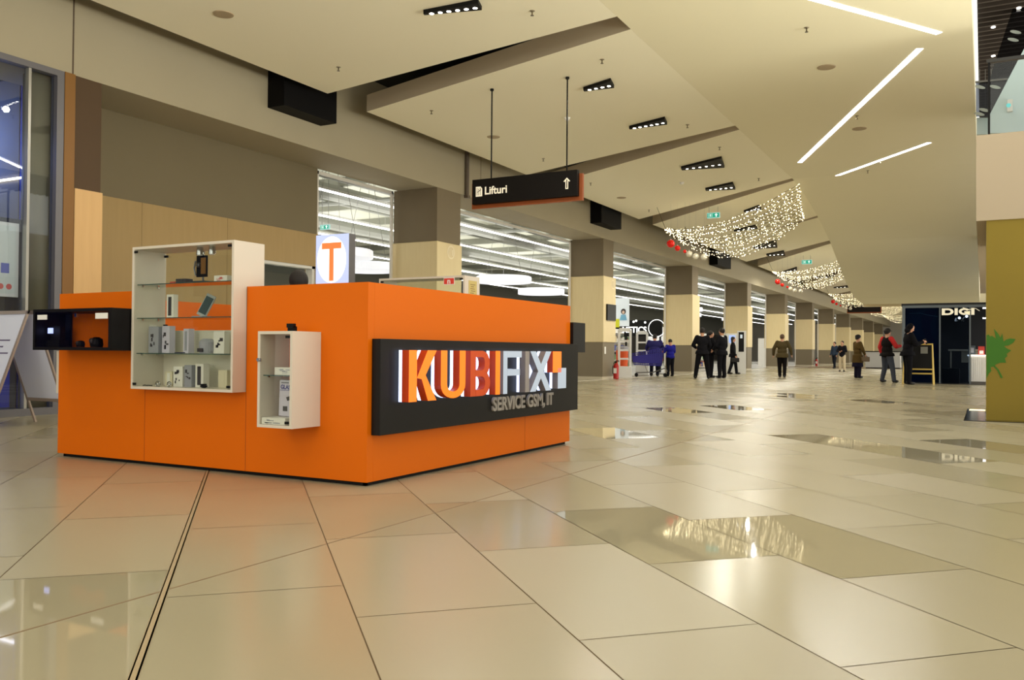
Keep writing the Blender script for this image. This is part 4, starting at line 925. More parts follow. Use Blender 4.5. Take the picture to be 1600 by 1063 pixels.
for px, py, l in ((1499, 497, 'left'), (1510.5, 494.5, 'right')):
    p = onY(px, py, YD+(1.0 if l == 'left' else 1.45)); u = thing('pendant_lamp', 'glass bell pendant lamp inside the navy shop, %s of the two' % l, 'lamp', p, 0, 'bell lamps in the shop')
    MB().sph((0, 0, 0), .035, 12, 8).build('bulb', LEDS, u, local=True, smooth=True)
    b = MB(); b.lathe((0, 0, -.1), [(.13, 0), (.12, .1), (.06, .17), (.01, .19)], 20); b.build('lamp_shade', glass('bell_glass', (.75, .75, .75), .1), u, local=True)
    MB().cyl((0, 0, .08), (0, 0, 2.2-p.z), .005, n=5).build('cord', BLACK, u, local=True)
t = thing('counter', 'white ribbed counter with a glowing top edge inside the navy shop', 'counter', (.2, YD+.6, 0))
x0, x1 = -.38, .9
b = MB(); b.box(x0, x1, YD+.35, YD+.85, .08, .80)
for k in range(24): b.box(x0+.02+k*.053, x0+.04+k*.053, YD+.342, YD+.35, .1, .78)
b.build('body', PURE, t); MB().box(x0+.04, x1, YD+.39, YD+.85, .0125, .08).build('plinth', mat('counter_plinth', (110, 104, 96), .6), t)
MB().box(x0-.03, x1, YD+.32, YD+.88, .80, .835).build('worktop', mat('counter_glow', (245, 240, 225), .4, emit=(1, .95, .85), es=1.3), t)
pk = thing('display_card', 'small grey display card standing on the white shop counter', 'card', (-.3, YD+.5, .836)); MB().box(-.09, .09, -.01, .01, 0, .26).build('card', mat('card_grey', (70, 78, 84), .5), pk, local=True); MB().box(-.05, .05, -.0125, -.0105, .06, .2).build('print', PK[3], pk, local=True)
pk = thing('display_card', 'red and white display card standing on the white shop counter', 'card', (-.06, YD+.5, .836)); MB().box(-.08, .08, -.01, .01, 0, .24).build('card', PK[4], pk, local=True); MB().box(-.05, .05, -.0125, -.0105, .03, .12).build('print', PURE, pk, local=True)
b = MB(); b.box(-.95, -.1, YD+2.0, YD+2.5, .95, 1.0); b.box(-.9, -.86, YD+2.1, YD+2.14, .012, .95); b.box(-.2, -.16, YD+2.1, YD+2.14, .012, .95); b.box(-.6, -.2, YD+2.3, YD+2.34, .6, .95); tag(b.build('table', mat('digi_table', (150, 142, 124), .5)), 'pale high table at the back of the navy shop', 'table')
b = MB(); b.box(-1.05, -.6, YD+.15, YD+.5, .012, .45); tag(b.build('crate', mat('dark_crate', (56, 52, 48), .7), bevel=.01), 'dark box standing behind the glass of the navy shop', 'box')
for y in (480, 497):
    p = onY(1538, y, YD+.6); MB().box(p.x-.04, p.x+.3, YD+.6, YD+.65, min(p.z, 2.17)-.02, min(p.z, 2.17)+.01).build('light_bar', LED, shop_booth)
# easel sign
t = thing('easel_sign', 'yellow wooden A-frame easel with a black board before the navy shop', 'sign', (-1.62, 27.1, 0))
YLW = mat('easel_wood', (196, 168, 84), .6)
def bar(b, a, c_, s=.03, m=0): b.cyl(a, c_, s*.6, n=4, m=m)
for xs in (-.38, .38):
    for yy in (-.22, .25):
        bb = MB(); bar(bb, (xs*1.02, yy, 0), (xs*.92, 0, 1.14), .035); bb.build('leg', YLW, t, local=True)
for z, yy in ((1.12, -.01), (.42, -.14), (.30, -.17)):
    bb = MB(); bb.box(-.37, .37, yy-.015, yy+.015, z-.02, z+.02); bb.build('rail', YLW, t, local=True)
MB().poly([(-.33, -.03, 1.1), (.33, -.03, 1.1), (.33, -.14, .46), (-.33, -.14, .46)], (0, .015, 0)).build('board', BLACK, t, local=True)
MB().poly([(.06, -.058, 1.05), (.24, -.058, 1.05), (.24, -.088, .86), (.06, -.088, .86)], (0, -.002, 0)).build('paper', mat('note_grey', (120, 120, 112), .6), t, local=True)
# far desk
c_ = onZ(1380, 576, 0); t = thing('reception_desk', 'grey island desk with dark top far down the hall, behind the man with red sleeves', 'desk', (c_.x, c_.y, 0))
MB().box(-.95, .95, -.4, .4, .06, .98).build('body', mat('desk_grey', (170, 168, 164), .5), t, local=True); MB().box(-1.0, 1.0, -.45, .45, .98, 1.03).build('worktop', BLACK, t, local=True); MB().box(-.93, .93, -.38, .38, 0, .06).build('plinth', BLACK, t, local=True)
MB().box(.2, .55, -.41, -.401, .06, .98).build('panel', BLACK, t, local=True)

# ================================================================ THINGS AT THE PILLARS
# screen on second pillar
a = onX(947, 476, -10.14); c_ = onX(962, 501, -10.14)
t = thing('wall_screen', 'small black screen on the hall side of the second pillar', 'screen', (-10.15, (a.y+c_.y)/2, 1.83))
MB().box(-10.178, -10.13, 24.90, 25.60, 1.81, 2.31).build('housing', mat('screen_black', (14, 12, 10), .4, spec=.2), t)
# fire extinguisher
def extinguisher(x, y, label):
    t = thing('fire_extinguisher', label, 'fire extinguisher', (x, y, 0)); R_ = mat('extinguisher_red', (170, 20, 14), .3)
    MB().lathe((0, 0, 0), [(.07, 0), (.085, .02), (.085, .40), (.06, .47), (.025, .5)], 20).build('cylinder', R_, t, local=True, smooth=False)
    b = MB(); b.cyl((0, 0, .5), (0, 0, .55), .02, n=10); b.box(-.02, .1, -.015, .015, .54, .56); b.box(-.02, .09, -.015, .015, .57, .585); b.build('valve', BLACK, t, local=True)
    MB().tube([(.02, 0, .54), (-.08, 0, .5), (-.11, 0, .38), (-.105, 0, .15)], .012, 8).build('hose', BLACK, t, local=True)
    MB().box(-.05, .05, -.088, -.084, .18, .34).build('plate', PURE, t, local=True); return t
extinguisher(-10.02, 25.35, 'red fire extinguisher on the floor beside the second pillar')
extinguisher(-10.05, 62.4, 'red fire extinguisher on the floor beside a far pillar')
b = MB(); b.box(-10.205, -10.19, 24.83, 24.93, .78, 1.0); p=tag(b.build('wall_notice', PURE), 'small white notice on the base of the second pillar', 'notice')
# detector gates
GW = mat('gate_white', (208, 208, 206), .4)
def gate(c_, label, rz):
    t = thing('security_gate', label, 'security gate', (c_[0], c_[1], 0), rz, 'security gates')
    b = MB(); b.box(-.22, -.145, -.05, .05, .36, 1.55); b.box(.145, .22, -.05, .05, .36, 1.55)
    b.poly([(-.22, -.05, 1.5), (-.17, -.05, 1.62), (.17, -.05, 1.62), (.22, -.05, 1.5)], (0, .1, 0))
    for z in (1.2, .9, .62): b.box(-.15, .15, -.03, .03, z-.03, z+.03)
    b.build('frame', GW, t, local=True, bevel=.01)
    MB().box(-.23, .23, -.07, .07, 0, .38).build('base', GW, t, local=True, bevel=.015)
    return t
c1 = onZ(970, 591, 0); gate((c1.x+.05, c1.y+.2), 'white security gate nearest the second pillar', .45)
c2 = onZ(1003, 586.6, 0); gate((c2.x, c2.y), 'white security gate behind the blue shopping cart', .45)
# litter bin / promoter counter behind the gate
p = onZ(957, 590, 0)
t = thing('litter_bin', 'orange bin with grey lid behind the first security gate', 'bin', (onY(972, 560, 27.1).x, 27.1, 0))
MB().lathe((0, 0, 0), [(.17, 0), (.2, .85), (.2, .9)], 20).build('body', mat('bin_orange', (214, 84, 24), .5), t, local=True); MB().lathe((0, 0, .9), [(.21, 0), (.21, .1), (.15, .14)], 20).build('lid', PK[3], t, local=True)
b = MB(); q0 = onZ(951, 590, 0); b.box(-10.75, -10.62, 26.4, 26.6, 0, .95); tag(b.build('post', mat('post_orange', (230, 96, 20), .5)), 'slim orange post beside the fire extinguisher', 'post')
# poster and sign in the supermarket
a = onY(965, 468, 34); c_ = onY(983, 510, 34)
t = thing('hanging_poster', 'white poster with a dark-haired figure hanging in the supermarket opening', 'poster', ((a.x+c_.x)/2, 34, c_.z))
b = MB(); b.box(a.x-.6, c_.x, 34, 34.02, c_.z, a.z+.05); b.build('panel', mat('poster_white', (214, 222, 226), .5, emit=(.8, .9, 1), es=.15), t)
b = MB(); b.cyl((a.x-.5, 34.01, a.z), (a.x-.5, 34.01, 5.45), .006, n=4); b.cyl((c_.x-.08, 34.01, a.z), (c_.x-.08, 34.01, 5.45), .006, n=4); b.build('suspension_wire', STEEL, t)
h = onY(974, 487, 33.99); b = MB(); b.sph(h, (.11, .004, .12), 14, 8); b.build('figure_hair', PK[2], t)
b = MB(); b.sph(h-Vector((-.0, .004, .03)), (.06, .004, .07), 12, 8); b.build('figure_face', mat('poster_skin', (220, 190, 170), .6), t)
b = MB(); b.poly([h+Vector((-.16, 0, -.36)), h+Vector((.16, 0, -.36)), h+Vector((.1, 0, -.13)), h+Vector((-.1, 0, -.13))], (0, -.004, 0)); b.build('figure_clothes', mat('poster_cyan', (120, 180, 214), .6), t)
b = MB(); q = onY(966, 506, 33.99); b.box(q.x-.3, q.x+.05, 33.985, 33.995, q.z-.15, q.z+.2); b.build('price_patch', PK[5], t)
a = onY(975, 501, 36); c_ = onY(1034, 524, 36)
t = thing('shop_sign', 'black shop sign with white block letters beyond the security gates', 'sign', (a.x, 36, c_.z))
MB().box(a.x, c_.x, 36, 36.1, c_.z-.05, a.z).build('board', BLACK, t)
b = MB(); b.box(a.x+.05, a.x+.12, 36.02, 36.08, 0, c_.z-.05); b.box(c_.x-.12, c_.x-.05, 36.02, 36.08, 0, c_.z-.05); b.build('leg', BLACK, t)
b = MB(); me = text_mesh('METICS', .36, .01, .006, .95); q = onY(972, 521, 35.98); b.mesh(me, faceY(q.x, 35.985, q.z+.03)); b.build('lettering', mat('lit_white', (250, 250, 250), .4, emit=(1, 1, 1), es=1), t)
b = MB(); q = onY(1026, 513, 35.9)
for i in range(28):
    a0 = 2*PI*i/28; a1 = 2*PI*(i+1)/28; b.poly([q+Vector((r*math.cos(a_), 0, r*math.sin(a_))) for a_, r in ((a0, .38), (a1, .38), (a1, .35), (a0, .35))], (0, .01, 0))
b.build('roundel', MATS['lit_white'], t)
for k, (x, y) in enumerate(((977, 504), (990, 503), (994, 501.5), (1008, 504))):
    q = onY(x, y, 35.6); b = MB(); b.sph(q, .05, 10, 6); b.build('spot', MATS['lit_white'], t)
# blue shelving and shop goods seen between pillars
RS = random.Random(5); gc = [mat('goods_%s' % n, c) for n, c in (('red', (170, 60, 50)), ('white', (214, 212, 206)), ('blue', (50, 70, 150)), ('cream', (206, 190, 150)), ('dark', (50, 44, 40)), ('green', (90, 130, 80)))]
for k, (x, y, L, nm) in enumerate(((-14.5, 36, 4, 'behind the guards'), (-13.6, 45.5, 3.5, 'between the fourth and fifth pillars'), (-13.6, 54.5, 4, 'between the fifth and sixth pillars'), (-13.6, 64, 4, 'between the sixth and seventh pillars'), (-15.5, 20, 5, 'behind the kiosk'), (-14.2, 29.5, 2.4, 'behind the blue cart'))):
    t = thing('shelving_unit', 'white supermarket shelving unit filled with packets, '+nm, 'shelving', (x, y, 0))
    b = MB(); b.box(-.3, -.26, -L/2, L/2, 0, 1.9); 
    for z in (.1, .5, .9, 1.3, 1.7): b.box(-.26, .2, -L/2, L/2, z-.02, z)
    for s in (-1, 1): b.box(-.3, .2, s*L/2-.02, s*L/2+.02, 0, 1.9)
    b.build('frame', PURE, t, local=True)
    b = MB()
    for z in (.1, .5, .9, 1.3):
        yy = -L/2+.06
        while yy < L/2-.2:
            w_ = RS.uniform(.08, .22); b.box(-.2, RS.uniform(.1, .18), yy, yy+w_-.01, z, z+RS.uniform(.15, .34), RS.randrange(6)); yy += w_
    o = b.build('goods', gc, t, local=True); o['kind'] = 'stuff'
for x0, y0, x1, y1, z0, z1, l in ((-16.6, 31.6, -14.2, 31.7, 1.3, 1.9, 'behind the cart'), (-13.5, 38.0, -11.9, 38.1, 1.3, 2.0, 'behind the two guards')):
    b = MB(); b.box(x0, x1, y0, y1, z0, z1); b.box(x0+.1, x0+.16, y0, y1, 0, z0); b.box(x1-.16, x1-.1, y0, y1, 0, z0); tag(b.build('price_board', mat('board_white', (224, 226, 228), .5, emit=(1, 1, 1), es=.25)), 'white board on legs inside the supermarket, '+l, 'board')
# terminals
c_ = onZ(1159, 591, 0)
t = thing('info_terminal', 'slim white terminal pillar with a black front panel before the fourth pillar', 'terminal', (-8.75+0, 35.3, 0), .3)
p = onZ(1159, 584.5, 0)
t.location = (p.x, p.y, 0); WM[t] = Matrix.Translation(t.location)@Matrix.Rotation(.35, 4, 'Z')
S_ = p.y/28.6
MB().box(-.15*S_, .13*S_, -.1, .1, 0, 1.40*S_).build('body', GW, t, local=True, bevel=.01)
MB().box(-.11*S_, .06*S_, -.104, -.1, .72*S_, 1.36*S_).build('front_panel', BLACK, t, local=True)
MB().box(-.06*S_, .01*S_, -.107, -.104, 1.16*S_, 1.28*S_).build('screen', mat('term_screen', (180, 190, 200), .3, emit=(.6, .7, .8), es=.3), t, local=True)
p = onZ(1143, 583.5, 0)
t = thing('self_service_kiosk', 'white self-service machine with a tilted blue screen behind the man in the dark suit', 'terminal', (p.x, p.y, 0), .35)
S_ = p.y/28.6
MB().poly([(-.2*S_, -.2, 0), (-.2*S_, .2, 0), (-.2*S_, .16, 1.3*S_), (-.2*S_, -.12, 1.3*S_)], (.4*S_, 0, 0)).build('body', GW, t, local=True, bevel=.01)
MB().poly([(-.1*S_, -.165, 1.0*S_), (.1*S_, -.165, 1.0*S_), (.1*S_, -.142, 1.24*S_), (-.1*S_, -.142, 1.24*S_)], (0, -.004, 0)).build('screen', mat('blue_screen', (120, 150, 210), .3, emit=(.4, .55, .95), es=.5), t, local=True)

# shopping cart
t = thing('shopping_cart', 'blue shopping cart standing before the third pillar', 'cart', (-10.10, 28.75, 0), .36)
BL = mat('cart_blue', (40, 36, 130), .45)
b = MB(); A_ = [(-.56, -.22, .42), (-.56, .22, .42), (.36, .27, .38), (.36, -.27, .38)]; T_ = [(-.66, -.26, .78), (-.66, .26, .78), (.46, .30, 1.0), (.46, -.30, 1.0)]
nb = 16
for side in ((0, 3), (1, 2)):
    for i in range(nb+1):
        u = i/nb; p0 = Vector(A_[side[0]]).lerp(Vector(A_[side[1]]), u); p1 = Vector(T_[side[0]]).lerp(Vector(T_[side[1]]), u); b.cyl(p0, p1, .010, n=5)
    for i in range(8):
        u = i/7; b.cyl(Vector(A_[side[0]]).lerp(Vector(T_[side[0]]), u), Vector(A_[side[1]]).lerp(Vector(T_[side[1]]), u), .013 if i in (0, 7) else .010, n=5)
for e in ((0, 1), (3, 2)):
    for i in range(8):
        u = i/7; b.cyl(Vector(A_[e[0]]).lerp(Vector(T_[e[0]]), u), Vector(A_[e[1]]).lerp(Vector(T_[e[1]]), u), .010, n=5)
    for i in range(8):
        u = i/7; b.cyl(Vector(A_[e[0]]).lerp(Vector(A_[e[1]]), u), Vector(T_[e[0]]).lerp(Vector(T_[e[1]]), u), .010, n=5)
b.box(-.55, .35, -.22, .22, .40, .42)
for s in (-.262, .262): b.poly([(-.60, s*.93, .50), (.38, s, .45), (.42, s*1.06, .84), (-.62, s, .70)], (0, .006 if s > 0 else -.006, 0))
b.build('basket', BL, t, local=True)
b = MB()
for s in (-.24, .24): b.tube([(-.5, s*.7, .13), (.1, s, .16), (.5, s, .30), (.5, s, .38)], .014, 6); b.tube([(.5, s, .3), (.56, s, .2), (.5, s, .1)], .014, 6); b.tube([(-.1, s, .16), (-.2, s*.9, .42)], .012, 6)
b.build('chassis', STEEL, t, local=True)
b = MB(); b.tube([(.50, -.3, 1.03), (.52, 0, 1.03), (.50, .3, 1.03)], .018, 8); b.build('handle', mat('cart_handle', (60, 56, 150), .4), t, local=True)
for x_, s in ((-.48, -.18), (-.48, .18), (.5, -.24), (.5, .24)):
    b = MB(); b.cyl((x_, s-.018, .062), (x_, s+.018, .062), .062, n=16); b.build('wheel', BLACK, t, local=True)
MB().box(.40, .42, -.2, .2, .55, .9).build('label_strip', mat('cart_label', (190, 90, 90), .5), t, local=True)

# ================================================================ PEOPLE
SKIN = mat('skin', (196, 146, 118), .55); HAIR = mat('dark_hair', (26, 20, 18), .7); EYE = mat('eye_dark', (24, 18, 16), .3); LIP = mat('lip', (150, 84, 74), .5)
def seg(b, p0, p1, r0, r1, n=12):
    b.cyl(p0, p1, r0, r1, n); b.sph(p0, r0, n, 8); b.sph(p1, r1, n, 8)
HANDS = {}
def person(label, loc, rz, h=1.72, top=(30, 30, 34), legs=(28, 28, 32), hair='short', hat=None, armL=None, armR=None, legL=None, legR=None,
           coat=0.0, skirt=False, top2=None, sleeves=None, lean=0.0, headturn=0.0, nod=0.0, shoes=(20, 18, 18), collar=None, bulk=1.0, bag=None, phone=False, hood=False, cat='person', sit=False):
    """faces local +Y. arm = (elbow offset, wrist offset) from the shoulder; leg = (knee, ankle) offsets from the hip, in units of height"""
    t = thing('person', label, cat, loc, rz)
    H = h; bk = bulk
    V = lambda x, y, z: Vector((x*H, y*H, z*H))
    hipz = .515; L = Matrix.Rotation(-lean, 3, 'X')
    piv = V(0, 0, hipz)
    def tilt(p): return piv+L@(p-piv)
    chest = tilt(V(0, .0, .72)); neck = tilt(V(0, .005, .83)); waist = tilt(V(0, 0, .60)); head = tilt(V(0, .012, .918))
    shL = tilt(V(-.090*bk, 0, .803)); shR = tilt(V(.090*bk, 0, .803))
    armL = armL or ((-.04, .0, -.17), (-.05, .06, -.31)); armR = armR or ((.04, .0, -.17), (.05, .06, -.31))
    legL = legL or ((-.012, .01, -.245), (-.018, -.005, -.475)); legR = legR or ((.012, .01, -.245), (.018, -.005, -.475))
    hL = V(-.052, 0, hipz); hR = V(.052, 0, hipz)
    arms = []
    for sh_, a in ((shL, armL), (shR, armR)): arms.append((sh_, sh_+V(*a[0]), sh_+V(*a[1])))
    lg = []
    for hp, a in ((hL, legL), (hR, legR)): lg.append((hp, hp+V(*a[0]), hp+V(*a[1])))
    # body: one continuous surface
    b = MB()
    HM = Matrix.Rotation(headturn, 3, 'Z')@Matrix.Rotation(-nod-lean*.5, 3, 'X')
    def hd(x, y, z): return head+HM@V(x, y, z)
    b.sph(head, (.046*H, .057*H, .068*H), 18, 14, M=HM); b.sph(hd(0, .015, -.032), (.032*H, .038*H, .036*H), 14, 10, M=HM)
    b.cyl(hd(0, .050, .006), hd(0, .064, -.014), .005*H, .009*H, 8)
    for s in (-1, 1): b.sph(hd(s*.044, -.002, -.006), (.006*H, .012*H, .019*H), 8, 6, M=HM)
    seg(b, hd(0, -.006, -.045), neck-V(0, 0, .03), .033*H, .038*H)
    b.sph(chest, (.08*H*bk, .048*H*bk, .09*H), 16, 12); b.sph(waist, (.062*H*bk, .042*H*bk, .08*H), 16, 12); b.sph(V(0, 0, hipz+.005), (.075*H*bk, .045*H*bk, .05*H), 16, 12)
    seg(b, chest, waist, .045*H, .042*H); seg(b, waist, V(0, 0, hipz), .042*H, .044*H)
    for s_, e_, w_ in arms:
        seg(b, s_, e_, .031*H, .024*H); seg(b, e_, w_, .024*H, .017*H); seg(b, s_, chest+(s_-chest)*.3+V(0, 0, .02), .029*H, .034*H)
        d = (w_-e_).normalized(); seg(b, w_, w_+d*.03*H, .015*H, .019*H)
    for a_, k_, n_ in lg:
        seg(b, a_, k_, .047*H*bk, .031*H); seg(b, k_, n_, .031*H, .021*H)
        seg(b, n_, n_+V(0, .06, -.018), .02*H, .016*H)
    body = b.build('body', SKIN, t, local=True, remesh=.0105)
    # fingers, eyes and mouth join the body mesh
    fb = MB()
    for s, (s_, e_, w_) in zip((-1, 1), arms):
        d = (w_-e_).normalized(); side = d.cross(Vector((0, 1, 0.01))).normalized() if abs(d.y) < .9 else Vector((1, 0, 0)); fw = side.cross(d).normalized()
        pm = w_+d*.043*H
        for i, (o, l) in enumerate(((-.011, .036), (-.0037, .041), (.0037, .038), (.011, .030))):
            q = pm+fw*o*H; fb.tube([q-d*.012*H, q+d*l*.55*H, q+d*l*.9*H+side*.012*H*s], [.0052*H, .0048*H, .0038*H], 6)
        q = w_+d*.015*H+fw*.014*H; fb.tube([q, q+fw*.014*H+d*.016*H, q+fw*.016*H+d*.034*H], [.0062*H, .0055*H, .0042*H], 6)
    ey = MB()
    for s in (-1, 1): ey.sph(hd(s*.0165, .0495, .008), (.0065*H, .004*H, .0042*H), 8, 6, 1)
    ey.sph(hd(0, .0525, -.034), (.013*H, .004*H, .0032*H), 8, 5, 2)
    me = body.data; base_v = [v.co.copy() for v in me.vertices]; base_f = [tuple(p.vertices) for p in me.polygons]
    jb = MB(); jb.v = base_v; jb.f = base_f; jb.m = [0]*len(base_f)
    jb.add(fb.v, fb.f, 0); n0 = len(jb.v); jb.v += ey.v; jb.f += [tuple(i+n0 for i in f) for f in ey.f]; jb.m += ey.m
    nm = bpy.data.meshes.new('body'); nm.from_pydata([tuple(v) for v in jb.v], [], jb.f)
    for m_ in (SKIN, EYE, LIP): nm.materials.append(m_)
    nm.polygons.foreach_set('material_index', jb.m); nm.shade_smooth(); body.data = nm
    # clothes
    mt = mat('cloth_%d_%d_%d' % top, top, .9, spec=.08, bump=(30, .3)); ml = mat('cloth_%d_%d_%d' % legs, legs, .9, spec=.08, bump=(30, .3))
    th = .017
    def grow_torso(b, lo, o, bottom=None):
        b.sph(chest+V(0, 0, .005), ((.097+o)*H*bk, (.062+o)*H*bk, (.098+o*.4)*H), 16, 12); b.sph(waist, ((.083+o)*H*bk, (.060+o)*H*bk, .09*H), 16, 12)
        seg(b, shL, neck-V(0, 0, .035), (.034+o*.5)*H, .036*H); seg(b, shR, neck-V(0, 0, .035), (.034+o*.5)*H, .036*H); seg(b, neck-V(0, 0, .03), chest, .042*H, .07*H); seg(b, chest, V(0, 0, hipz+.02), (.062+o)*H, (.066+o)*H)
        b.sph(V(0, 0, hipz+.01), ((.096+o)*H*bk, (.066+o)*H*bk, .07*H), 16, 12)
        if coat > 0:
            z1_ = hipz-coat; b.cyl(V(0, 0, hipz+.02), V(0, 0, z1_), (.085+o)*H*bk, (.10+o)*H*bk, 18)
            b.cyl(V(-.03, 0, hipz+.02), V(-.035, 0, z1_), (.075+o)*H*bk, (.085+o)*H*bk, 14); b.cyl(V(.03, 0, hipz+.02), V(.035, 0, z1_), (.075+o)*H*bk, (.085+o)*H*bk, 14)
    b = MB(); grow_torso(b, 0, .012)
    sb = b if sleeves is None else MB()
    for s_, e_, w_ in arms:
        seg(sb, s_, e_, (.031+th)*H, (.024+th)*H); seg(sb, e_, w_-(w_-e_)*.06, (.024+th*.9)*H, (.019+th*.6)*H)
    HANDS[t] = [t.matrix_basis and (WM[t]@(w_+(w_-e_).normalized()*.06*H)) for s_, e_, w_ in arms]
    b.build('jacket', mt, t, local=True, remesh=.0125)
    if sleeves is not None: sb.build('sleeve', mat('cloth_%d_%d_%d' % sleeves, sleeves, .85), t, local=True, remesh=.0125)
    b = MB(); b.sph(V(0, 0, hipz+.0), ((.097)*H*bk, .066*H*bk, .055*H), 16, 12)
    if skirt: b.cyl(V(0, 0, hipz), V(0, 0, .26), .09*H*bk, .115*H*bk, 20)
    for a_, k_, n_ in lg:
        seg(b, a_, k_, .060*H*bk, .047*H); seg(b, k_, n_+V(0, 0, .0), .047*H, .038*H)
    b.build('skirt' if skirt else 'trousers', ml, t, local=True, remesh=.0125)
    msh = mat('shoe_%d_%d_%d' % shoes, shoes, .5)
    for a_, k_, n_ in lg:
        b = MB(); c0 = Vector((n_.x, n_.y, max(n_.z-.02*H, .022*H)))
        b.sph(c0+V(0, .035, -.0), (.028*H, .068*H, .026*H), 14, 8); b.sph(c0+V(0, -.008, .012), (.026*H, .034*H, .036*H), 12, 8)
        zmin = min(v.z for v in b.v)
        if n_.z < .06*H: 
            for v in b.v: v.z = max(v.z-zmin, 0)
        b.build('shoe', msh, t, local=True, smooth=True)
    if collar:
        b = MB(); b.cyl(neck-V(0, 0, .02), neck+V(0, .004, .012), .044*H, .037*H, 16); b.build('collar', mat('collar_%d' % collar[0], collar, .7), t, local=True, smooth=True)
    if hair and not hood:
        b = MB()
        b.sph(hd(0, -.012, .017), (.053*H, .060*H, .062*H), 18, 12, M=HM)
        if hair == 'long':
            b.sph(hd(0, -.03, -.03), (.045*H, .033*H, .07*H), 14, 10, M=HM); b.sph(hd(.0, -.035, -.08), (.04*H, .022*H, .05*H), 14, 10, M=HM)
        hm = HAIR if hair != 'grey' else mat('hair_brown', (88, 66, 48), .7)
        b.build('hair', hm, t, local=True, remesh=.01)
    if hood:
        b = MB(); b.sph(hd(0, -.014, .008), (.056*H, .056*H, .072*H), 18, 12, M=HM); b.sph(hd(0, -.02, -.05), (.06*H, .05*H, .05*H), 14, 10, M=HM); b.build('hood', mt, t, local=True, remesh=.011)
    if hat:
        kind, c_ = hat; mh = mat('hat_%d_%d_%d' % c_, c_, .8); b = MB()
        if kind == 'fur': b.sph(hd(0, -.004, .045), (.062*H, .066*H, .05*H), 18, 12, M=HM); b.build('hat', mh, t, local=True, smooth=True)
        elif kind == 'cap':
            b.sph(hd(0, -.002, .03), (.05*H, .058*H, .045*H), 18, 12, M=HM); b.sph(hd(0, .06, .032), (.042*H, .05*H, .008*H), 14, 6, M=HM); b.build('cap', mh, t, local=True, smooth=True)
        else:
            b.sph(hd(0, -.002, .04), (.052*H, .058*H, .045*H), 18, 12, M=HM); b.sph(hd(0, 0, .03), (.075*H, .085*H, .008*H), 18, 6, M=HM); b.build('hat', mh, t, local=True, smooth=True)
    if bag:
        bx_, c_ = bag; b = MB(); w_ = arms[1 if bx_ > 0 else 0][2] + V(0, .0, -.03)
        b.box(w_.x-.05*H, w_.x+.05*H, w_.y-.1*H, w_.y+.1*H, w_.z-.14*H, w_.z-.03*H); bb = b.build('bag', mat('bag_%d_%d_%d' % c_, c_, .6), t, local=True, bevel=.02)
        MB().tube([(w_.x, w_.y-.07*H, w_.z-.03*H), (w_.x, w_.y, w_.z+.02*H), (w_.x, w_.y+.07*H, w_.z-.03*H)], .008, 6).build('strap', BLACK, bb, local=True)
    return t
def P0(px, py):
    p = onZ(px, py, 0); return (p.x, p.y, 0)
stride = dict(legL=((-.012, .07, -.235), (-.018, .10, -.468)), legR=((.012, -.03, -.245), (.018, -.10, -.462)))
wide = dict(legL=((-.04, .02, -.24), (-.075, .02, -.473)), legR=((.04, .0, -.24), (.07, -.02, -.473)))
person('person in black uniform jacket seen from behind, left of the three men talking', P0(1097, 592), .35, 1.66, (22, 22, 26), (18, 18, 22), bulk=1.08, coat=.04, armL=((-.07, .04, -.15), (-.02, .12, -.2)), armR=((.05, .05, -.16), (.0, .14, -.2)), **wide)
person('person in black coat half hidden behind the uniformed man, face turned right', P0(1110, 590.2), -1.05, 1.60, (20, 20, 24), (20, 20, 24), hair='short', coat=.03, armL=((-.05, .06, -.15), (-.02, .17, -.17)), armR=((.05, .06, -.15), (.02, .17, -.17)), **wide)
person('person in dark suit with white collar facing left toward the uniformed man', P0(1128, 591), 1.15, 1.68, (24, 24, 28), (22, 22, 26), collar=(230, 230, 230), coat=.06, armL=((-.05, .03, -.16), (-.03, .12, -.24)), armR=((.05, .02, -.165), (.04, .08, -.30)))
person('person walking with a dark handbag behind the man in the suit', P0(1145, 585), -1.3, 1.50, (26, 26, 30), (24, 24, 28), hair='long', coat=.06, bag=(1, (20, 20, 22)), **stride)
person('person in olive brown jacket walking away alone down the middle of the hall', P0(1222, 590), .15, 1.52, (74, 64, 42), (24, 22, 22), hair='grey', bulk=1.16, coat=.06, armL=((-.08, .0, -.15), (-.09, .03, -.29)), armR=((.08, .0, -.15), (.10, .02, -.28)), legL=((-.005, .03, -.24), (-.0, .05, -.472)), legR=((.005, -.01, -.245), (.0, -.05, -.47)))
person('person in blue-grey jacket walking close to the woman in cream trousers', P0(1304, 575.8), 2.6, 1.56, (50, 62, 80), (30, 32, 40), **stride)
person('person with long dark hair, black top and cream trousers far down the hall', P0(1316, 581), 2.9, 1.47, (26, 26, 32), (200, 184, 156), hair='long', armL=((-.05, .04, -.14), (.04, .12, -.14)), armR=((.05, .04, -.14), (-.04, .12, -.16)))
person('person in long brown coat and round black fur hat standing in the hall', P0(1340, 591), -.9, 1.50, (78, 62, 34), (26, 24, 40), hair='short', hat=('fur', (22, 18, 20)), coat=.16, skirt=True, bulk=1.12, armL=((-.06, .03, -.15), (-.03, .12, -.24)), armR=((.06, .03, -.15), (.03, .1, -.25)), bag=(1, (88, 68, 40)))
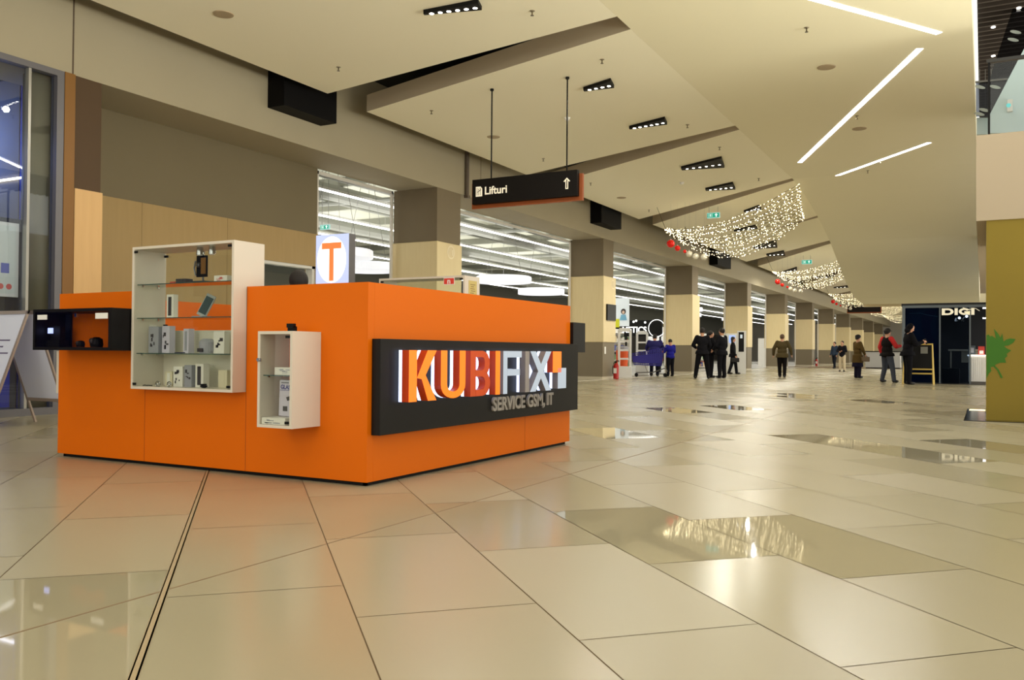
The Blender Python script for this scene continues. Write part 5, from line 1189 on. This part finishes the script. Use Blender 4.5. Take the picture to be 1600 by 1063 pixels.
REDSLEEVE = person('person in dark cap and black vest with red sleeves, holding white papers', P0(1386, 598), -.75, 1.60, (22, 20, 20), (62, 66, 76), sleeves=(176, 30, 30), hat=('brim', (30, 26, 22)), bulk=1.15, coat=.03, armL=((-.08, .0, -.15), (-.09, .05, -.28)), armR=((.06, .06, -.14), (.02, .19, -.13)), legL=((-.05, .04, -.24), (-.10, .02, -.47)), legR=((.05, .03, -.24), (.09, .03, -.47)))
HOODED = person('person in black hooded jacket looking down at a phone before the navy shop', P0(1418, 601), -1.2, 1.70, (18, 18, 22), (16, 16, 20), hood=True, hair=None, bulk=1.1, coat=.05, nod=.45, headturn=-.15, lean=.08, armL=((-.03, .07, -.15), (.03, .19, -.13)), armR=((.03, .07, -.15), (-.03, .19, -.11)), **wide)
person('person in dark blue jacket bending over behind the blue shopping cart', (-10.20, 29.45, 0), .3, 1.55, (44, 42, 92), (24, 24, 34), lean=.4, bulk=1.4, hair='short', armL=((-.06, .08, -.14), (-.05, .2, -.2)), armR=((.06, .08, -.14), (.05, .2, -.2)))
person('child-sized person in bright blue jacket leaning by the third pillar', (-9.72, 29.75, 0), .9, 1.32, (34, 34, 130), (22, 22, 28), hair='short', nod=.4, bulk=1.2, collar=(170, 60, 50), armL=((-.05, .05, -.15), (-.02, .16, -.17)), armR=((.05, .05, -.15), (.02, .16, -.17)))
person('person with dark hair sitting inside the kiosk, only the top of the head showing', (-5.02, 5.55, .0), .5, 1.50, (50, 50, 56), (30, 30, 36), hair='short')
# things held in hands
def held(o_, k): return HANDS[o_][k]
m_ = (held(HOODED, 0)+held(HOODED, 1))/2
t = thing('smartphone', 'dark phone held in both hands by the hooded man', 'phone', m_, -1.2)
MB().box(-.035, .035, -.01, .06, -.075, .075).xf(Matrix.Rotation(.5, 4, 'X')).build('body', BLACK, t, local=True); MB().box(-.03, .03, -.0115, -.0101, -.065, .065).xf(Matrix.Rotation(.5, 4, 'X')).build('screen', mat('phone_glow', (120, 60, 40), .3, emit=(1, .5, .3), es=.4), t, local=True)
m_ = held(REDSLEEVE, 1)
b = MB(); b.poly([m_+Vector((-.08, -.05, 0)), m_+Vector((.10, -.06, .02)), m_+Vector((.12, .09, .03)), m_+Vector((-.06, .10, .0))], (0, 0, .006)); tag(b.build('paper', PURE), 'white papers held out by the person with red sleeves', 'paper')
